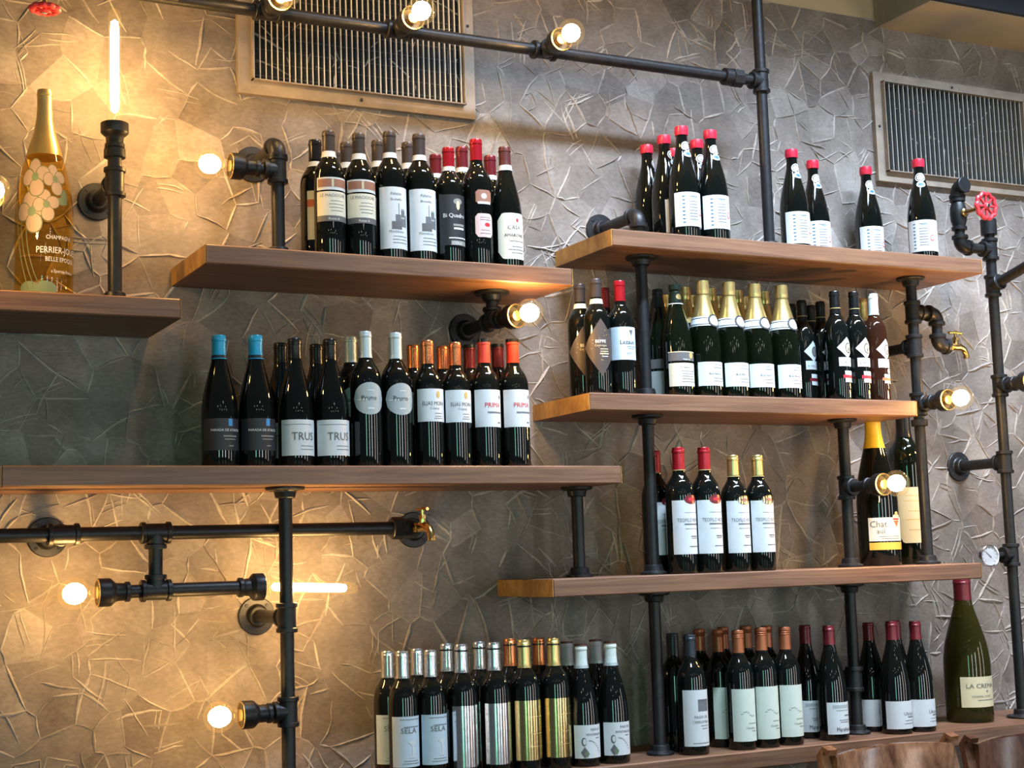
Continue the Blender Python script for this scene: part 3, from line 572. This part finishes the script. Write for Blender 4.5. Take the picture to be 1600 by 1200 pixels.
KI['cremant'] = kind(shape='champ', H=.313, R=.0425, glass='green_glass', cap=('cap_green', .050), cstyle='champ', band=[('paper_grey', .257, .260)], labels=[LR('paper_cream', .026, .090, T('Gramona', 8, .076, .0085, 'grey_print'), *lines(8, 38, (.067, .060, .053, .046, .038))), LR('slate', .096, .122, Bq(22, 11, .111, .017, 'gold_print', 'e'), Bq(0, 72, .1205, .0025, 'parchment'), T('Imperial', 14, .0975, .007, 'white_print')), LR('cap_gold', .270, .286, a0=-28, a1=28, s='e')])
KI['darkgreen'] = kind(shape='champ', H=.300, R=.040, glass='green_glass', cap=('cap_navy', .050), cstyle='plain', labels=[LR('paper_grey', .012, .075, T('Reserva', 0, .058, .009, 'slate')), LR('slate', .082, .107)])
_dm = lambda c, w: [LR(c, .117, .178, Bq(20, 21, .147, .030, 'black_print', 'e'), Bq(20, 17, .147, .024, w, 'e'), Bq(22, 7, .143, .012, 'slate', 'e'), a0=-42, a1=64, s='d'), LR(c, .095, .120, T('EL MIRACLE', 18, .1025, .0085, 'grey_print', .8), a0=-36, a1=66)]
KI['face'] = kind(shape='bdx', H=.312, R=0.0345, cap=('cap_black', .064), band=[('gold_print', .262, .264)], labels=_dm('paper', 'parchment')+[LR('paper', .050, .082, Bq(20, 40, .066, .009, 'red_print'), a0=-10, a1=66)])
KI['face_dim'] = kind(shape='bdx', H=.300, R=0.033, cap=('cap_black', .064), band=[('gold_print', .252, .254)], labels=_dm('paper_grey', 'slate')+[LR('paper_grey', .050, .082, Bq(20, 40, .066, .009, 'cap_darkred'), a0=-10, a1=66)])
KI['face_rose'] = kind(shape='bdx', H=.312, R=0.0345, glass='rose_glass', cap=('cap_white', .062), labels=_dm('paper', 'pink')+[LR('paper', .050, .076, Bq(20, 40, .062, .008, 'orange_red'), a0=-10, a1=66), LR('paper_grey', .077, .093, a0=10, a1=38, s='e')])
KI['goldneck'] = kind(shape='bdx', H=.300, R=.036, cap=('cap_gold', .064), labels=[LR('paper', .05, .16)])
_tl = lambda c: [LR('paper', .050, .190, T('TEOFILO REYES', 14, .134, .0135, 'grey_print', .78), Bq(14, 40, .1275, .004, 'grey_print'), Bq(12, 36, .158, .001, 'grey_print'), Bq(12, 36, .116, .001, 'grey_print'), Bq(18, 18, .096, .003, 'grey_print'), Bq(18, 16, .091, .0015, 'grey_print'), Bq(16, 24, .070, .002, 'grey_print')), LR(c, .180, .204, Bq(8, 18, .192, .010, 'red_print' if c == 'cap_darkred' else 'brown_print', 'e'), a0=-24, a1=40, s='e')]
KI['teored'] = kind(shape='bdx', H=.33, R=.0395, cap=('cap_red', .058), band=[('gold_print', .2695, .2715)], labels=_tl('cap_darkred'))
KI['teogold'] = kind(shape='bdx', H=.315, R=.0385, cap=('cap_gold', .055), band=[('gold_print', .2565, .2585)], labels=_tl('foil_gold'))
KI['magwhite'] = kind(shape='burg', H=.455, R=.060, cap=('cap_yellow', .115), labels=[LR('paper_cream', .070, .137, T('Chat', -34, .110, .026, 'slate'), T('aul', -28, .092, .022, 'slate'), Bq(22, 12, .119, .018, 'orange_red', 'v'), Bq(22, 13, .132, .004, 'red_print'), *lines(0, 44, (.083, .077)), a0=-62, a1=66), LR('ochre', .045, .066, a0=-62, a1=66), LR('parchment', .134, .146, a0=8, a1=38, s='e'), LR('gold_print', .142, .154, a0=16, a1=30, s='e')])
KI['magparch'] = kind(shape='bdx', H=.475, R=.053, glass='green_glass', cap=('cap_black', .10), labels=[LR('parchment', .062, .225, Bq(0, 40, .20, .002, 'gold_print'), Bq(0, 44, .185, .002, 'gold_print'), Bq(4, 36, .155, .002, 'gold_print'), Bq(0, 40, .13, .002, 'gold_print'), Bq(4, 36, .10, .002, 'gold_print'), a0=-66, a1=44, s='o')])
KI['sela'] = kind(shape='bdx', H=.303, R=.0352, cap=('cap_silver', .062), labels=[LR('paper_blue', .040, .155, T('SELA', 14, .117, .0175, 'slate', 1.1), Bq(14, 34, .131, .002, 'grey_print'), Bq(10, 46, .148, .0015, 'grey_print'), Bq(16, 10, .098, .004, 'paper'), Bq(14, 22, .092, .012, 'paper', 'v'), Bq(14, 3.5, .076, .03, 'paper'), Bq(14, 13, .063, .004, 'paper'), *lines(8, 48, (.054, .048)), a0=-70, a1=74)])
KI['silver'] = kind(shape='bdx', H=.31, R=0.037, cap=('cap_silver', .066), band=[('cap_black', .293, .3015)], labels=[LR('foil_silver', .026, .168, *lines(20, 30, (.13, .09, .06), 'cap_silver'), a0=-66, a1=76)])
KI['gold'] = kind(shape='bdx', H=.31, R=0.037, cap=('cap_gold', .066), band=[('cap_black', .293, .3015)], labels=[LR('foil_gold', .028, .168, *lines(20, 30, (.13, .09, .06), 'cap_gold'), a0=-66, a1=76)])
KI['copperfoil'] = kind(shape='bdx', H=.31, R=0.037, cap=('cap_copper', .066), band=[('cap_black', .293, .3015)], labels=[LR('foil_gold', .028, .168, a0=-66, a1=76)])
KI['paso'] = kind(shape='burg', H=.294, R=.0395, cap=('cap_white', .051), band=[('cap_maroon', .2905, .2948), ('cap_pale', .236, .243)], labels=[LR('paper', .020, .100, T('PASO DE', 30, .086, .0085, 'black_print', .9), T('MONTENEGRO', 24, .0745, .0075, 'black_print', .9), Bq(24, 9, .068, .002, 'grey_print'), Bq(-32, 9, .060, .020, 'slate', 'e'), Bq(-30, 6, .060, .014, 'paper', 'e'), Bq(-30, 14, .034, .028, 'slate', 'd'), Bq(-22, 9, .031, .020, 'leaf', 'd'), *[Bq(-12+6*i, 3.2, .0625-.0009*i*i*.6, .0014, 'slate') for i in range(8)], a0=-68, a1=72)])
KI['paso_back'] = dict(KI['paso'], cap=('cap_lilac', .051))
KI['pago'] = kind(shape='bdx', H=.301, R=.0385, cap=('cap_navy', .054), labels=[LR('paper', .022, .163, Bq(14, 26, .122, .026, 'grey_print'), Bq(14, 26, .136, .006, 'slate'), T('PAGO DE', 16, .092, .0095, 'slate'), T('CARRAOVEJAS', 16, .080, .009, 'slate', .85), *lines(16, 22, (.073, .066)), Bq(10, 46, .03, .0015, 'grey_print'))])
KI['copper'] = kind(shape='bdx', H=.306, R=0.037, cap=('cap_rust', .058), cstyle='screw', labels=[LR('paper_green', .022, .156, *[Bq(-26+9*i, 4.6, .092+.006*math.sin(i*.9), .0012, 'grey_print') for i in range(7)], Bq(22, 22, .068, .0012, 'grey_print'), T('Cloudline', 26, .0535, .0075, 'grey_print'), Bq(28, 14, .048, .0015, 'grey_print'), a0=-66, a1=66)])
KI['matan'] = kind(shape='burg', H=.303, R=.0405, cap=('cap_darkred', .050), labels=[LR('paper', .017, .101, T('Marañones', 20, .025, .0155, 'black_print', .8), Bq(2, 46, .090, .008, 'paper_grey'), Bq(10, 40, .080, .003, 'paper_grey'), Bq(22, 18, .066, .003, 'grey_print'), *lines(14, 36, (.054, .049)), a0=-66, a1=70)])
KI['ultre'] = kind(shape='burg', H=.301, R=.0415, cap=('cap_darkred', .050), labels=[LR('paper', .014, .088, T('Ultreia', 30, .050, .0135, 'grey_print'), Bq(30, 22, .045, .003, 'grey_print'), *lines(22, 30, (.036, .028)), a0=-78, a1=74)])
KI['crema'] = kind(shape='burg', H=.414, R=.068, glass='olive_glass', cap=('cap_darkred', .062), labels=[LR('parchment', .045, .132, T('LA CREMA', 14, .100, .018, 'slate', 1.15), Bq(14, 3, .090, .005, 'slate', 'e'), T('SONOMA COAST', 14, .073, .0085, 'grey_print'), Bq(14, 28, .065, .002, 'grey_print'), a0=-54, a1=66)])
KI['flower'] = kind(shape='fine', H=.47, R=.0625, glass='amber_glass', cap=('cap_gold', .150), labels=[])
def build_kind(name, K):
    H, R = K['H'], K['R']; out = []
    prof = [(R*r, H*t) for r, t in SH[K['shape']]]; rows = []
    for (r0, z0), (r1, z1) in zip(prof, prof[1:]):
        for q in range(3): rows.append((r0+(r1-r0)*q/3, z0+(z1-z0)*q/3))
    sm = rows[:7]+[((rows[i-1][0]+2*rows[i][0]+rows[i+1][0])/4, rows[i][1]) for i in range(7, len(rows)-1)]
    sm.append((prof[-1][0], H-.003))
    out.append(('glass', MB().lathe(sm, 32).mesh('glass', K['glass']), None, None))
    cmat, cl = K['cap']; st = K['cstyle']; o = .0007; z0 = H-cl; P = []
    n = 14
    for i in range(n+1):
        z = z0+cl*i/n; r = rad(K['shape'], H, R, min(z, H*.999))+o
        if st == 'wax': r += .0016+.0012*math.sin(PI*i/n)
        if st == 'champ' and i >= n-4: r += .0022
        if st == 'champ' and i == n-5: r -= .0008
        P.append((r, z))
    if st == 'plain': zz = H-.014; P = [p for p in P if p[1] < zz-.001]; r = P[-1][0]; P += [(r, zz), (r+.0011, zz+.001), (r+.0011, zz+.0055), (r, zz+.007), (r, H-.0015)]
    if st == 'screw':
        r = P[-1][0]; P = [p for p in P if p[1] < H-.020]+[(r, H-.019), (r+.001, H-.018), (r, H-.016), (r+.001, H-.013), (r, H-.011), (r+.001, H-.008), (r+.0005, H-.0015)]
    r = P[-1][0]; P.append((r-.0012, H+.0004)); P.append((.001, H+.0008))
    out.append(('capsule', MB().lathe(P, 26).mesh('capsule', cmat), None, None))
    for bm, a, b in K['band']:
        m = MB(); v = []; nn = 28
        zs = [a+(b-a)*i/3 for i in range(4)]
        m.lathe([(rad(K['shape'], H, R, z)+.0016+(.0003 if (b-a) < .004 else 0), z) for z in zs], nn, None, False, b > H-.001); out.append(('neck_band', m.mesh('neck_band', bm), None, None))
    for li, l in enumerate(K['labels']):
        off = .0005 if l['z'] < H*.6 else .0010
        off += .0012*(name in ('cava', 'cava_back') and l['z'] > .15)+.0003*li
        m = MB(); nr = 6 if (rad(K['shape'], H, R, l['z']-l['h']/2)-rad(K['shape'], H, R, l['z']+l['h']/2)) > .0008 else 1
        shaped(K, m, l['s'], l['a'][0], l['a'][1], l['z'], l['h'], off, nr)
        idx = len(out); out.append(('label', m.mesh('label', l['m'], 60), None, None)); by = {}
        for pi, p in enumerate(l['pr']):
            if p[0] == 't':
                _, s, ac, z, size, c, q = p; v, f = text_mesh(s, size, q); mm = by.setdefault((c, 'lettering'), MB()); vv = []
                for tx, ty in v: rr = rad(K['shape'], H, R, z+ty)+off+.0007; a = math.radians(ac)+tx/rr; vv.append((rr*math.sin(a), -rr*math.cos(a), z+ty))
                mm.add(vv, f, False)
            else:
                _, kk, ac, hw, z, h, c = p; shaped(K, by.setdefault((c, 'print'), MB()), kk, ac, hw, z, h, off+.00022+.00007*min(pi, 5), nr if h > .008 else 1)
        for (c, nm), mm in by.items(): out.append(('lettering' if nm == 'lettering' else 'printed_mark', mm.mesh(nm, c, 60), idx, None))
    return out
BUILT = {}
def bottle(shelf, px, py, y, kd, label, rot=0, group=None, name='wine_bottle', zbase=None, cat='bottle'):
    K = KI[kd]
    if kd not in BUILT: BUILT[kd] = build_kind(kd, K)
    p = A(px, py, y); zb = zbase if zbase is not None else ZS[shelf]; h = p.z-zb; s = max(.93, min(1.08, h/K['H']))
    o = empty(name, (p.x, y, zb+.0004), label, cat, group or GR[shelf]); o.scale = (min(s, 1.02), min(s, 1.02), s); o.rotation_euler.z = math.radians(rot+random.uniform(-4, 4))
    made = []
    for nm, me, par, _ in BUILT[kd]:
        q = obj(nm, me, made[par] if par is not None else o); made.append(q)
        if par is not None: q['kind'] = 'stuff'
    return o
GR = dict(S0='bottle on the far left shelf', S1='bottles on the shelf below the left vent', S2='bottles on the long left shelf', T1='red wax topped bottles on the uppermost shelf', T2='bottles on the sparkling wine shelf', T3='bottles on the tall white label shelf', B='bottles on the lowest shelf')
F, M2, M3 = -.25, -.163, -.078
TABLE = [
 ('S1', 492, 220, -0.17, 'orange', 'leftmost bottle below the left vent, cream label with orange stripe', 22),
 ('S1', 513, 206, F, 'strip', 'left of two bottles with a brown picture strip over a cream label'),
 ('S1', 560, 210, F, 'strip', 'right of two bottles with a brown picture strip over a cream label'),
 ('S1', 527, 238, -0.078, 'grey', 'grey-capped bottle hidden directly behind the left picture-strip bottle'),
 ('S1', 541, 224, M2, 'grey', 'grey-capped back-row bottle between the two picture-strip bottles'),
 ('S1', 590, 221, M2, 'grey', 'grey-capped back-row bottle just left of the first castle-etching bottle'),
 ('S1', 608, 207, F, 'etch', 'left of two bottles with a tall pale label etched with a castle'),
 ('S1', 637, 224, M2, 'grey', 'grey-capped back-row bottle between the two castle-etching bottles'),
 ('S1', 654, 211, F, 'etch', 'right of two bottles with a tall pale label etched with a castle'),
 ('S1', 680, 243, -.165, 'redband', 'red-capped back-row bottle just right of the castle-etching bottles'),
 ('S1', 700, 232, F, 'quadro', 'red-capped bottle with a black label and pale crest'),
 ('S1', 721, 231, -.160, 'redband', 'red-capped back-row bottle right of the black-label crest bottle'),
 ('S1', 743, 219, F, 'pinkish', 'red-capped bottle with a small pink eight-sided label'),
 ('S1', 765, 245, -.155, 'redband', 'dark-red-capped back-row bottle behind the pink-label bottle'),
 ('S1', 788, 231, F, 'casa', 'rightmost bottle below the left vent, slope-shouldered with cream label'),
 ('S2', 342, 525, F, 'turq', 'left of two turquoise-capped bottles with black labels'),
 ('S2', 399, 525, F, 'turq', 'right of two turquoise-capped bottles with black labels'),
 ('S2', 438, 537, M2, 'trus', 'black-capped back-row bottle right of the turquoise pair'),
 ('S2', 460, 530, F, 'trus', 'left of two black-capped front bottles with square white labels in large dark capitals'),
 ('S2', 494, 539, M2, 'trus', 'black-capped back-row bottle between the two square white front labels'),
 ('S2', 515, 531, F, 'trus', 'right of two black-capped front bottles with square white labels in large dark capitals'),
 ('S2', 547, 527, M2, 'circle', 'silver-capped back-row bottle left of the round silver labels'),
 ('S2', 570, 519, F, 'circle', 'left of two silver-capped bottles with round silver labels'),
 ('S2', 617, 521, F, 'circle', 'right of two silver-capped bottles with round silver labels'),
 ('S2', 645, 540, M2, 'elias', 'copper-capped back-row bottle right of the round silver labels'),
 ('S2', 667, 533, F, 'elias', 'left of two copper-capped front bottles with small crest on white label'),
 ('S2', 691, 542, M2, 'elias', 'copper-capped back-row bottle between the two copper-capped front bottles'),
 ('S2', 710, 536, F, 'elias', 'right of two copper-capped front bottles with small crest on white label'),
 ('S2', 733, 540, M2, 'prima_dark', 'dark-red-capped back-row bottle left of the red-lettered white labels'),
 ('S2', 755, 531, F, 'prima', 'left of two red-capped bottles with red-lettered white labels'),
 ('S2', 777, 539, M2, 'prima_dark', 'dark-red-capped back-row bottle between the two red-lettered white labels'),
 ('S2', 800, 531, F, 'prima', 'right of two red-capped bottles with red-lettered white labels'),
 ('T1', 1010, 228, -0.07, 'wax', 'leftmost red wax bottle, dark and half hidden behind the elbow bracket', 60),
 ('T1', 1037, 213, -0.162, 'wax', 'second red wax bottle from the left, its beige back label showing', 40),
 ('T1', 1051, 234, -0.07, 'wax', 'lowest-showing red wax top, squeezed between the left cluster of bottles'),
 ('T1', 1064, 199, F, 'wax', 'tallest red wax bottle at the front of the left cluster', 4),
 ('T1', 1088, 220, -0.158, 'wax', 'red wax bottle behind and between the two front bottles of the cluster'),
 ('T1', 1109, 205, F, 'wax', 'rightmost front bottle of the left red wax cluster', 4),
 ('T1', 1236, 235, -.165, 'wax', 'left and nearer red wax bottle of the pair right of the tall riser', 2),
 ('T1', 1269, 252, -.085, 'wax', 'right and farther red wax bottle of the pair right of the tall riser'),
 ('T1', 1352, 262, -.080, 'wax', 'lone red wax bottle between the pair and the rightmost wax bottle', 4),
 ('T1', 1434, 250, -.200, 'wax', 'rightmost red wax bottle, next to the red valve', -30),
 ('T2', 905, 445, -.172, 'diamond', 'left and rear of two bottles with dark diamond labels', -6),
 ('T2', 930, 437, F, 'diamond', 'front of two bottles with dark diamond labels', -12),
 ('T2', 943, 451, -.163, 'redback', 'dark-red-capped bottle squeezed behind the diamond-label bottle'),
 ('T2', 967, 440, F, 'chateau', 'red-capped bottle with a pale blue label left of the pipe post'),
 ('T2', 1027, 453, -0.165, 'darkgreen', 'dark bottle with pale low label just right of the pipe post'),
 ('T2', 1054, 446, F, 'cremant', 'sparkling bottle with dark green foil and gold medal on dark band'),
 ('T2', 1041, 462, -0.075, 'cava_back', 'gold-foiled back bottle left of the green-foiled sparkling bottle'),
 ('T2', 1069, 450, -0.163, 'cava_back', 'gold-foiled back bottle right of the green-foiled sparkling bottle'),
 ('T2', 1080, 463, -.065, 'cava_back', 'rearmost gold foil left of the first white-collar sparkling bottle'),
 ('T2', 1097, 440, F, 'cava', 'first from left of four front gold-foiled bottles with white collars'),
 ('T2', 1109, 452, -.155, 'cava_back', 'gold-foiled back bottle just right of the first white collar'),
 ('T2', 1121, 464, -.065, 'cava_back', 'rearmost gold foil between the first and second white collars'),
 ('T2', 1138, 442, F, 'cava', 'second from left of four front gold-foiled bottles with white collars'),
 ('T2', 1151, 455, -.155, 'cava_back', 'gold-foiled back bottle just right of the second white collar'),
 ('T2', 1162, 465, -.065, 'cava_back', 'rearmost gold foil between the second and third white collars'),
 ('T2', 1178, 445, F, 'cava', 'third from left of four front gold-foiled bottles with white collars'),
 ('T2', 1192, 457, -.155, 'cava_back', 'gold-foiled back bottle just right of the third white collar'),
 ('T2', 1220, 447, F, 'cava', 'fourth from left of four front gold-foiled bottles with white collars'),
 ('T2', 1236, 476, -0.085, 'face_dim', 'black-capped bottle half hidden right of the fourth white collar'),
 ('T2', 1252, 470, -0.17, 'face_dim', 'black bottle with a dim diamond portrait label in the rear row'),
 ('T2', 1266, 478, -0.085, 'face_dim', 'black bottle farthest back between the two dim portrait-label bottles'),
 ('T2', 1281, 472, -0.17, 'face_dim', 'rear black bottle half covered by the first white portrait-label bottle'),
 ('T2', 1303, 456, F, 'face', 'left of two black-capped bottles with white diamond portrait labels'),
 ('T2', 1333, 457, F, 'face', 'right of two black-capped bottles with white diamond portrait labels'),
 ('T2', 1346, 468, -.160, 'goldneck', 'gold-necked bottle behind the white-capped rosé bottle'),
 ('T2', 1363, 460, F, 'face_rose', 'amber rosé bottle with white cap at the right shelf end'),
 ('T3', 1022, 705, -0.145, 'teored', 'red-capped bottle half hidden behind the pipe post', 10),
 ('T3', 1059, 700, F, 'teored', 'left of two fully visible red-capped bottles with tall white labels', 4),
 ('T3', 1099, 700, F, 'teored', 'right of two fully visible red-capped bottles with tall white labels', 4),
 ('T3', 1144, 712, F, 'teogold', 'left of two green-gold-capped bottles with tall white labels', 4),
 ('T3', 1182, 712, F, 'teogold', 'right of two green-gold-capped bottles with tall white labels', 4),
 ('T3', 1362, 640, -.128, 'magwhite', 'large yellow-capped bottle with cream and ochre label', -8),
 ('T3', 1409, 632, -.060, 'magparch', 'large dark bottle with parchment label beside the yellow-capped one', -14),
 ('B', 605, 1018, -.17, 'sela', 'leftmost silver-capped bottle on the lowest shelf, label half hidden', -10),
 ('B', 628, 1018, F, 'sela', 'left of two silver-capped front bottles with pale blue goblet labels', 0),
 ('B', 651, 1014, -.165, 'sela', 'silver-capped back-row bottle between the two pale blue labels'),
 ('B', 672, 1016, F, 'sela', 'right of two silver-capped front bottles with pale blue goblet labels', 0),
 ('B', 697, 1006, -.165, 'silver', 'silver and black capped back-row bottle right of the pale blue labels'),
 ('B', 720, 1007, F, 'silver', 'left of two bottles with mirror silver foil labels'),
 ('B', 748, 1003, -.165, 'silver', 'silver and black capped back-row bottle between the silver foil labels'),
 ('B', 771, 1004, F, 'silver', 'right of two bottles with mirror silver foil labels'),
 ('B', 796, 998, -.165, 'copperfoil', 'copper-necked back-row bottle left of the gold foil labels'),
 ('B', 818, 1000, F, 'gold', 'left of two bottles with mirror gold foil labels'),
 ('B', 841, 997, -.165, 'copperfoil', 'copper-necked back-row bottle between the gold foil labels'),
 ('B', 864, 997, F, 'gold', 'right of two bottles with mirror gold foil labels'),
 ('B', 885, 1003, -.165, 'paso_back', 'lilac-capped back-row bottle right of the gold foil labels'),
 ('B', 907, 1007, F, 'paso', 'left of two white-capped bottles with a line-drawn figure label'),
 ('B', 930, 1000, -.160, 'paso_back', 'lilac-capped back-row bottle between the two figure labels'),
 ('B', 953, 1003, F, 'paso', 'right of two white-capped bottles with a line-drawn figure label'),
 ('B', 1050, 990, -.165, 'pago', 'navy-capped bottle just right of the pipe post, label seen edge-on', 75),
 ('B', 1077, 992, F, 'pago', 'navy-capped bottle with a white landscape-picture label', 4),
 ('B', 1092, 983, -0.085, 'copper', 'copper screw-capped bottle behind the landscape-label bottle'),
 ('B', 1121, 984, -0.168, 'copper', 'copper screw-capped bottle with shaded label between landscape and pale green labels'),
 ('B', 1129, 980, -0.078, 'copper', 'rearmost copper screw cap just behind the shaded-label bottle'),
 ('B', 1152, 985, F, 'copper', 'left of three front bottles with pale green labels', -6),
 ('B', 1165, 978, -.155, 'copper', 'copper screw-capped back bottle right of the left pale green label'),
 ('B', 1188, 981, F, 'copper', 'middle of three front bottles with pale green labels', -6),
 ('B', 1197, 978, -0.1, 'copper', 'copper screw-capped back bottle right of the middle pale green label'),
 ('B', 1225, 980, F, 'copper', 'right of three front bottles with pale green labels', -6),
 ('B', 1257, 977, -0.163, 'matan', 'dark-red-capped bottle in shade just right of the pale green labels', -6),
 ('B', 1294, 978, F, 'matan', 'front dark-red-capped bottle left of the pipe post with its name low on the label', 2),
 ('B', 1356, 973, -0.155, 'ultre', 'dark-red-capped bottle just right of the pipe post, half hidden', -8),
 ('B', 1392, 971, F, 'ultre', 'left of two front bottles with grey script labels right of the pipe post', 0),
 ('B', 1398, 970, -.140, 'ultre', 'dark-red-capped bottle directly behind the left script-label bottle'),
 ('B', 1429, 971, F, 'ultre', 'right of two front bottles with grey script labels right of the pipe post', 0),
 ('B', 1502, 905, -.165, 'crema', 'large olive green bottle with beige label on the lowest shelf', -10),
]
for row in TABLE:
    bottle(row[0], row[1], row[2], row[3], row[4], row[5], row[6] if len(row) > 6 else 0)
# --- the flower-painted bottle on the left shelf
K = KI['flower']; fb = bottle('S0', 70, 142, -.165, 'flower', 'large clear amber bottle painted with white flowers on the left shelf', -4, name='champagne_bottle')
fb.rotation_euler.z = 0
def fl(name, m, items, off):
    b = MB()
    for (k, ac, hw, z, h) in items: shaped(K, b, k, ac, hw, z, h, off, 5)
    return obj(name, b.mesh(name, m, 60), fb)
flowers = [(-30, .262, 1), (14, .258, .8), (-34, .185, 1.05), (-6, .200, .8)]
for ac, z, s in flowers:
    f = fl('painted_flower', 'petal', [('e', ac, 7*s, z+.002, .018*s)], .0004)
    for i, (da, hw, dz, h) in enumerate(((-4, 15, .026, .036), (17, 16, .010, .032), (-18, 14, .002, .036), (4, 15, -.022, .038))):
        for nm, mm, gr, of in (('petal_outline', 'line_green', 1.12, .0003), ('petal', 'petal', 1, .00045)):
            b = MB(); shaped(K, b, 'e', ac+da*s, hw*s*gr, z+dz*s, h*s*gr, of+.0004*i, 5); obj(nm, b.mesh(nm, mm, 60), f)
    c = MB(); shaped(K, c, 'e', ac, 8*s, z+.002, .020*s, .0024, 3); obj('flower_centre', c.mesh('flower_centre', 'leaf', 60), f)
fl('painted_leaves', 'leaf', [('e', -40, 20, .022, .030), ('e', -8, 24, .020, .034), ('e', 26, 16, .212, .016), ('e', 34, 9, .225, .03)], .0007)
st = MB()
for a0, a1, z0, z1 in ((-72, -40, .21, .02), (-58, -30, .17, .03), (-46, -20, .16, .03)):
    P = []
    for i in range(13):
        t = i/12; a = math.radians(a0+(a1-a0)*t*t); z = z0+(z1-z0)*t; r = rad('fine', K['H'], K['R'], z)+.0006; P.append((r*math.sin(a), -r*math.cos(a), z))
    st.sweep(P, .0011, 6)
obj('painted_stem', st.mesh('painted_stem', 'line_green'), fb)
lt = MB()
for s, ac, z, size in (('CHAMPAGNE', 22, .128, .0125), ('PERRIER-JOUET', 24, .098, .0195), ('BELLE EPOQUE', 26, .080, .0135), ('a Epernay-France', 30, .056, .010)):
    v, f = text_mesh(s, size, .82)
    lt.add([((K['R']+.0006)*math.sin(math.radians(ac)+x/K['R']), -(K['R']+.0006)*math.cos(math.radians(ac)+x/K['R']), z+zz) for x, zz in v], f, False)
obj('lettering', lt.mesh('lettering', 'white_print', 60), fb)
# ------------------------------------------------------------------ chairs
def chair(cx, cy, zt, w, rot, wm, label):
    o = empty('wooden_chair', (cx, cy, 0), label, 'chair', 'lacquered wooden chairs'); o.rotation_euler.z = rot
    hw = w/2
    def part(n, m): return obj(n, m.mesh(n, wm, 50), o)
    for s in (-1, 1):       # back posts sweep up from the rear legs and roll over at the top
        P = [(s*hw, .02, .45), (s*hw, .0, .60), (s*hw, -.03, .80), (s*hw, -.055, zt-.06), (s*hw, -.066, zt-.015), (s*hw, -.052, zt+.004), (s*hw, -.036, zt-.004)]
        m = MB(); v = []; f = []
        for i, p in enumerate(P):
            d = (Vector(P[min(i+1, len(P)-1)])-Vector(P[max(i-1, 0)])).normalized(); nn = d.cross(X)*(.0095 if i < 5 else .007); hx = X*(.020-.001*i)
            v += [Vector(p)-hx-nn, Vector(p)+hx-nn, Vector(p)+hx+nn, Vector(p)-hx+nn]
        for i in range(len(P)-1):
            for k in range(4): f.append((4*i+k, 4*i+(k+1) % 4, 4*i+4+(k+1) % 4, 4*i+4+k))
        f += [(3, 2, 1, 0), tuple(4*(len(P)-1)+k for k in range(4))]
        m.add(v, f); part('back_post', m)
    m = MB(); n = 14; v = []; f = []
    for i in range(n+1):
        t = -1+2*i/n; x = t*(hw-.010); yb = -.052+.030*(1-t*t)*-1; zc = .010*(1-t*t)
        for dy, z in ((0, zt-.115), (0, zt-.018+zc), (.005, zt-.013+zc), (.017, zt-.013+zc), (.020, zt-.018+zc), (.020, zt-.115)): v.append((x, yb+dy, z))
    for i in range(n):
        for k in range(6): f.append((6*i+k, 6*i+(k+1) % 6, 6*i+6+(k+1) % 6, 6*i+6+k))
    f.append((0, 1, 2, 3, 4, 5)); f.append(tuple(6*n+k for k in (5, 4, 3, 2, 1, 0)))
    m.add(v, f); part('top_rail', m)
    for k in range(7):
        x = (k-3)*w/8; part('spindle', MB().sweep([(x, .0, .46), (x, -.04, .68), (x, -.062-.012*(1-abs(k-3)/3), zt-.10)], .0075, 8))
    part('seat', MB().box(-hw-.02, hw+.02, -.02, .40, .435, .465, .010))
    for s in (-1, 1): part('leg', MB().sweep([(s*(hw), .01, .44), (s*(hw+.015), -.03, 0)], [.018, .013], 10)); part('leg', MB().sweep([(s*(hw), .36, .44), (s*(hw+.015), .38, 0)], [.018, .013], 10))
    for s in (-1, 1): part('stretcher', MB().sweep([(s*(hw+.008), -.012, .2), (s*(hw+.008), .371, .2)], .009, 8))
    part('stretcher', MB().sweep([(-hw-.008, .18, .2), (hw+.008, .18, .2)], .009, 8)); return o
c0, c1 = A(1288, 1168, -.63), A(1484, 1154, -.63)
chair((c0.x+c1.x)/2, -.76+.07, (c0.z+c1.z)/2, (c1-c0).length, PI+0.03, 'chair_wood', 'glossy copper-brown wooden chair back at the bottom edge, in front of the lowest shelf')
c0 = A(1513, 1154, -.59)
chair(c0.x+.17, -.72+.07, c0.z, .34, PI-.03, 'chair_wood_dark', 'dark brown wooden chair back in the bottom right corner')
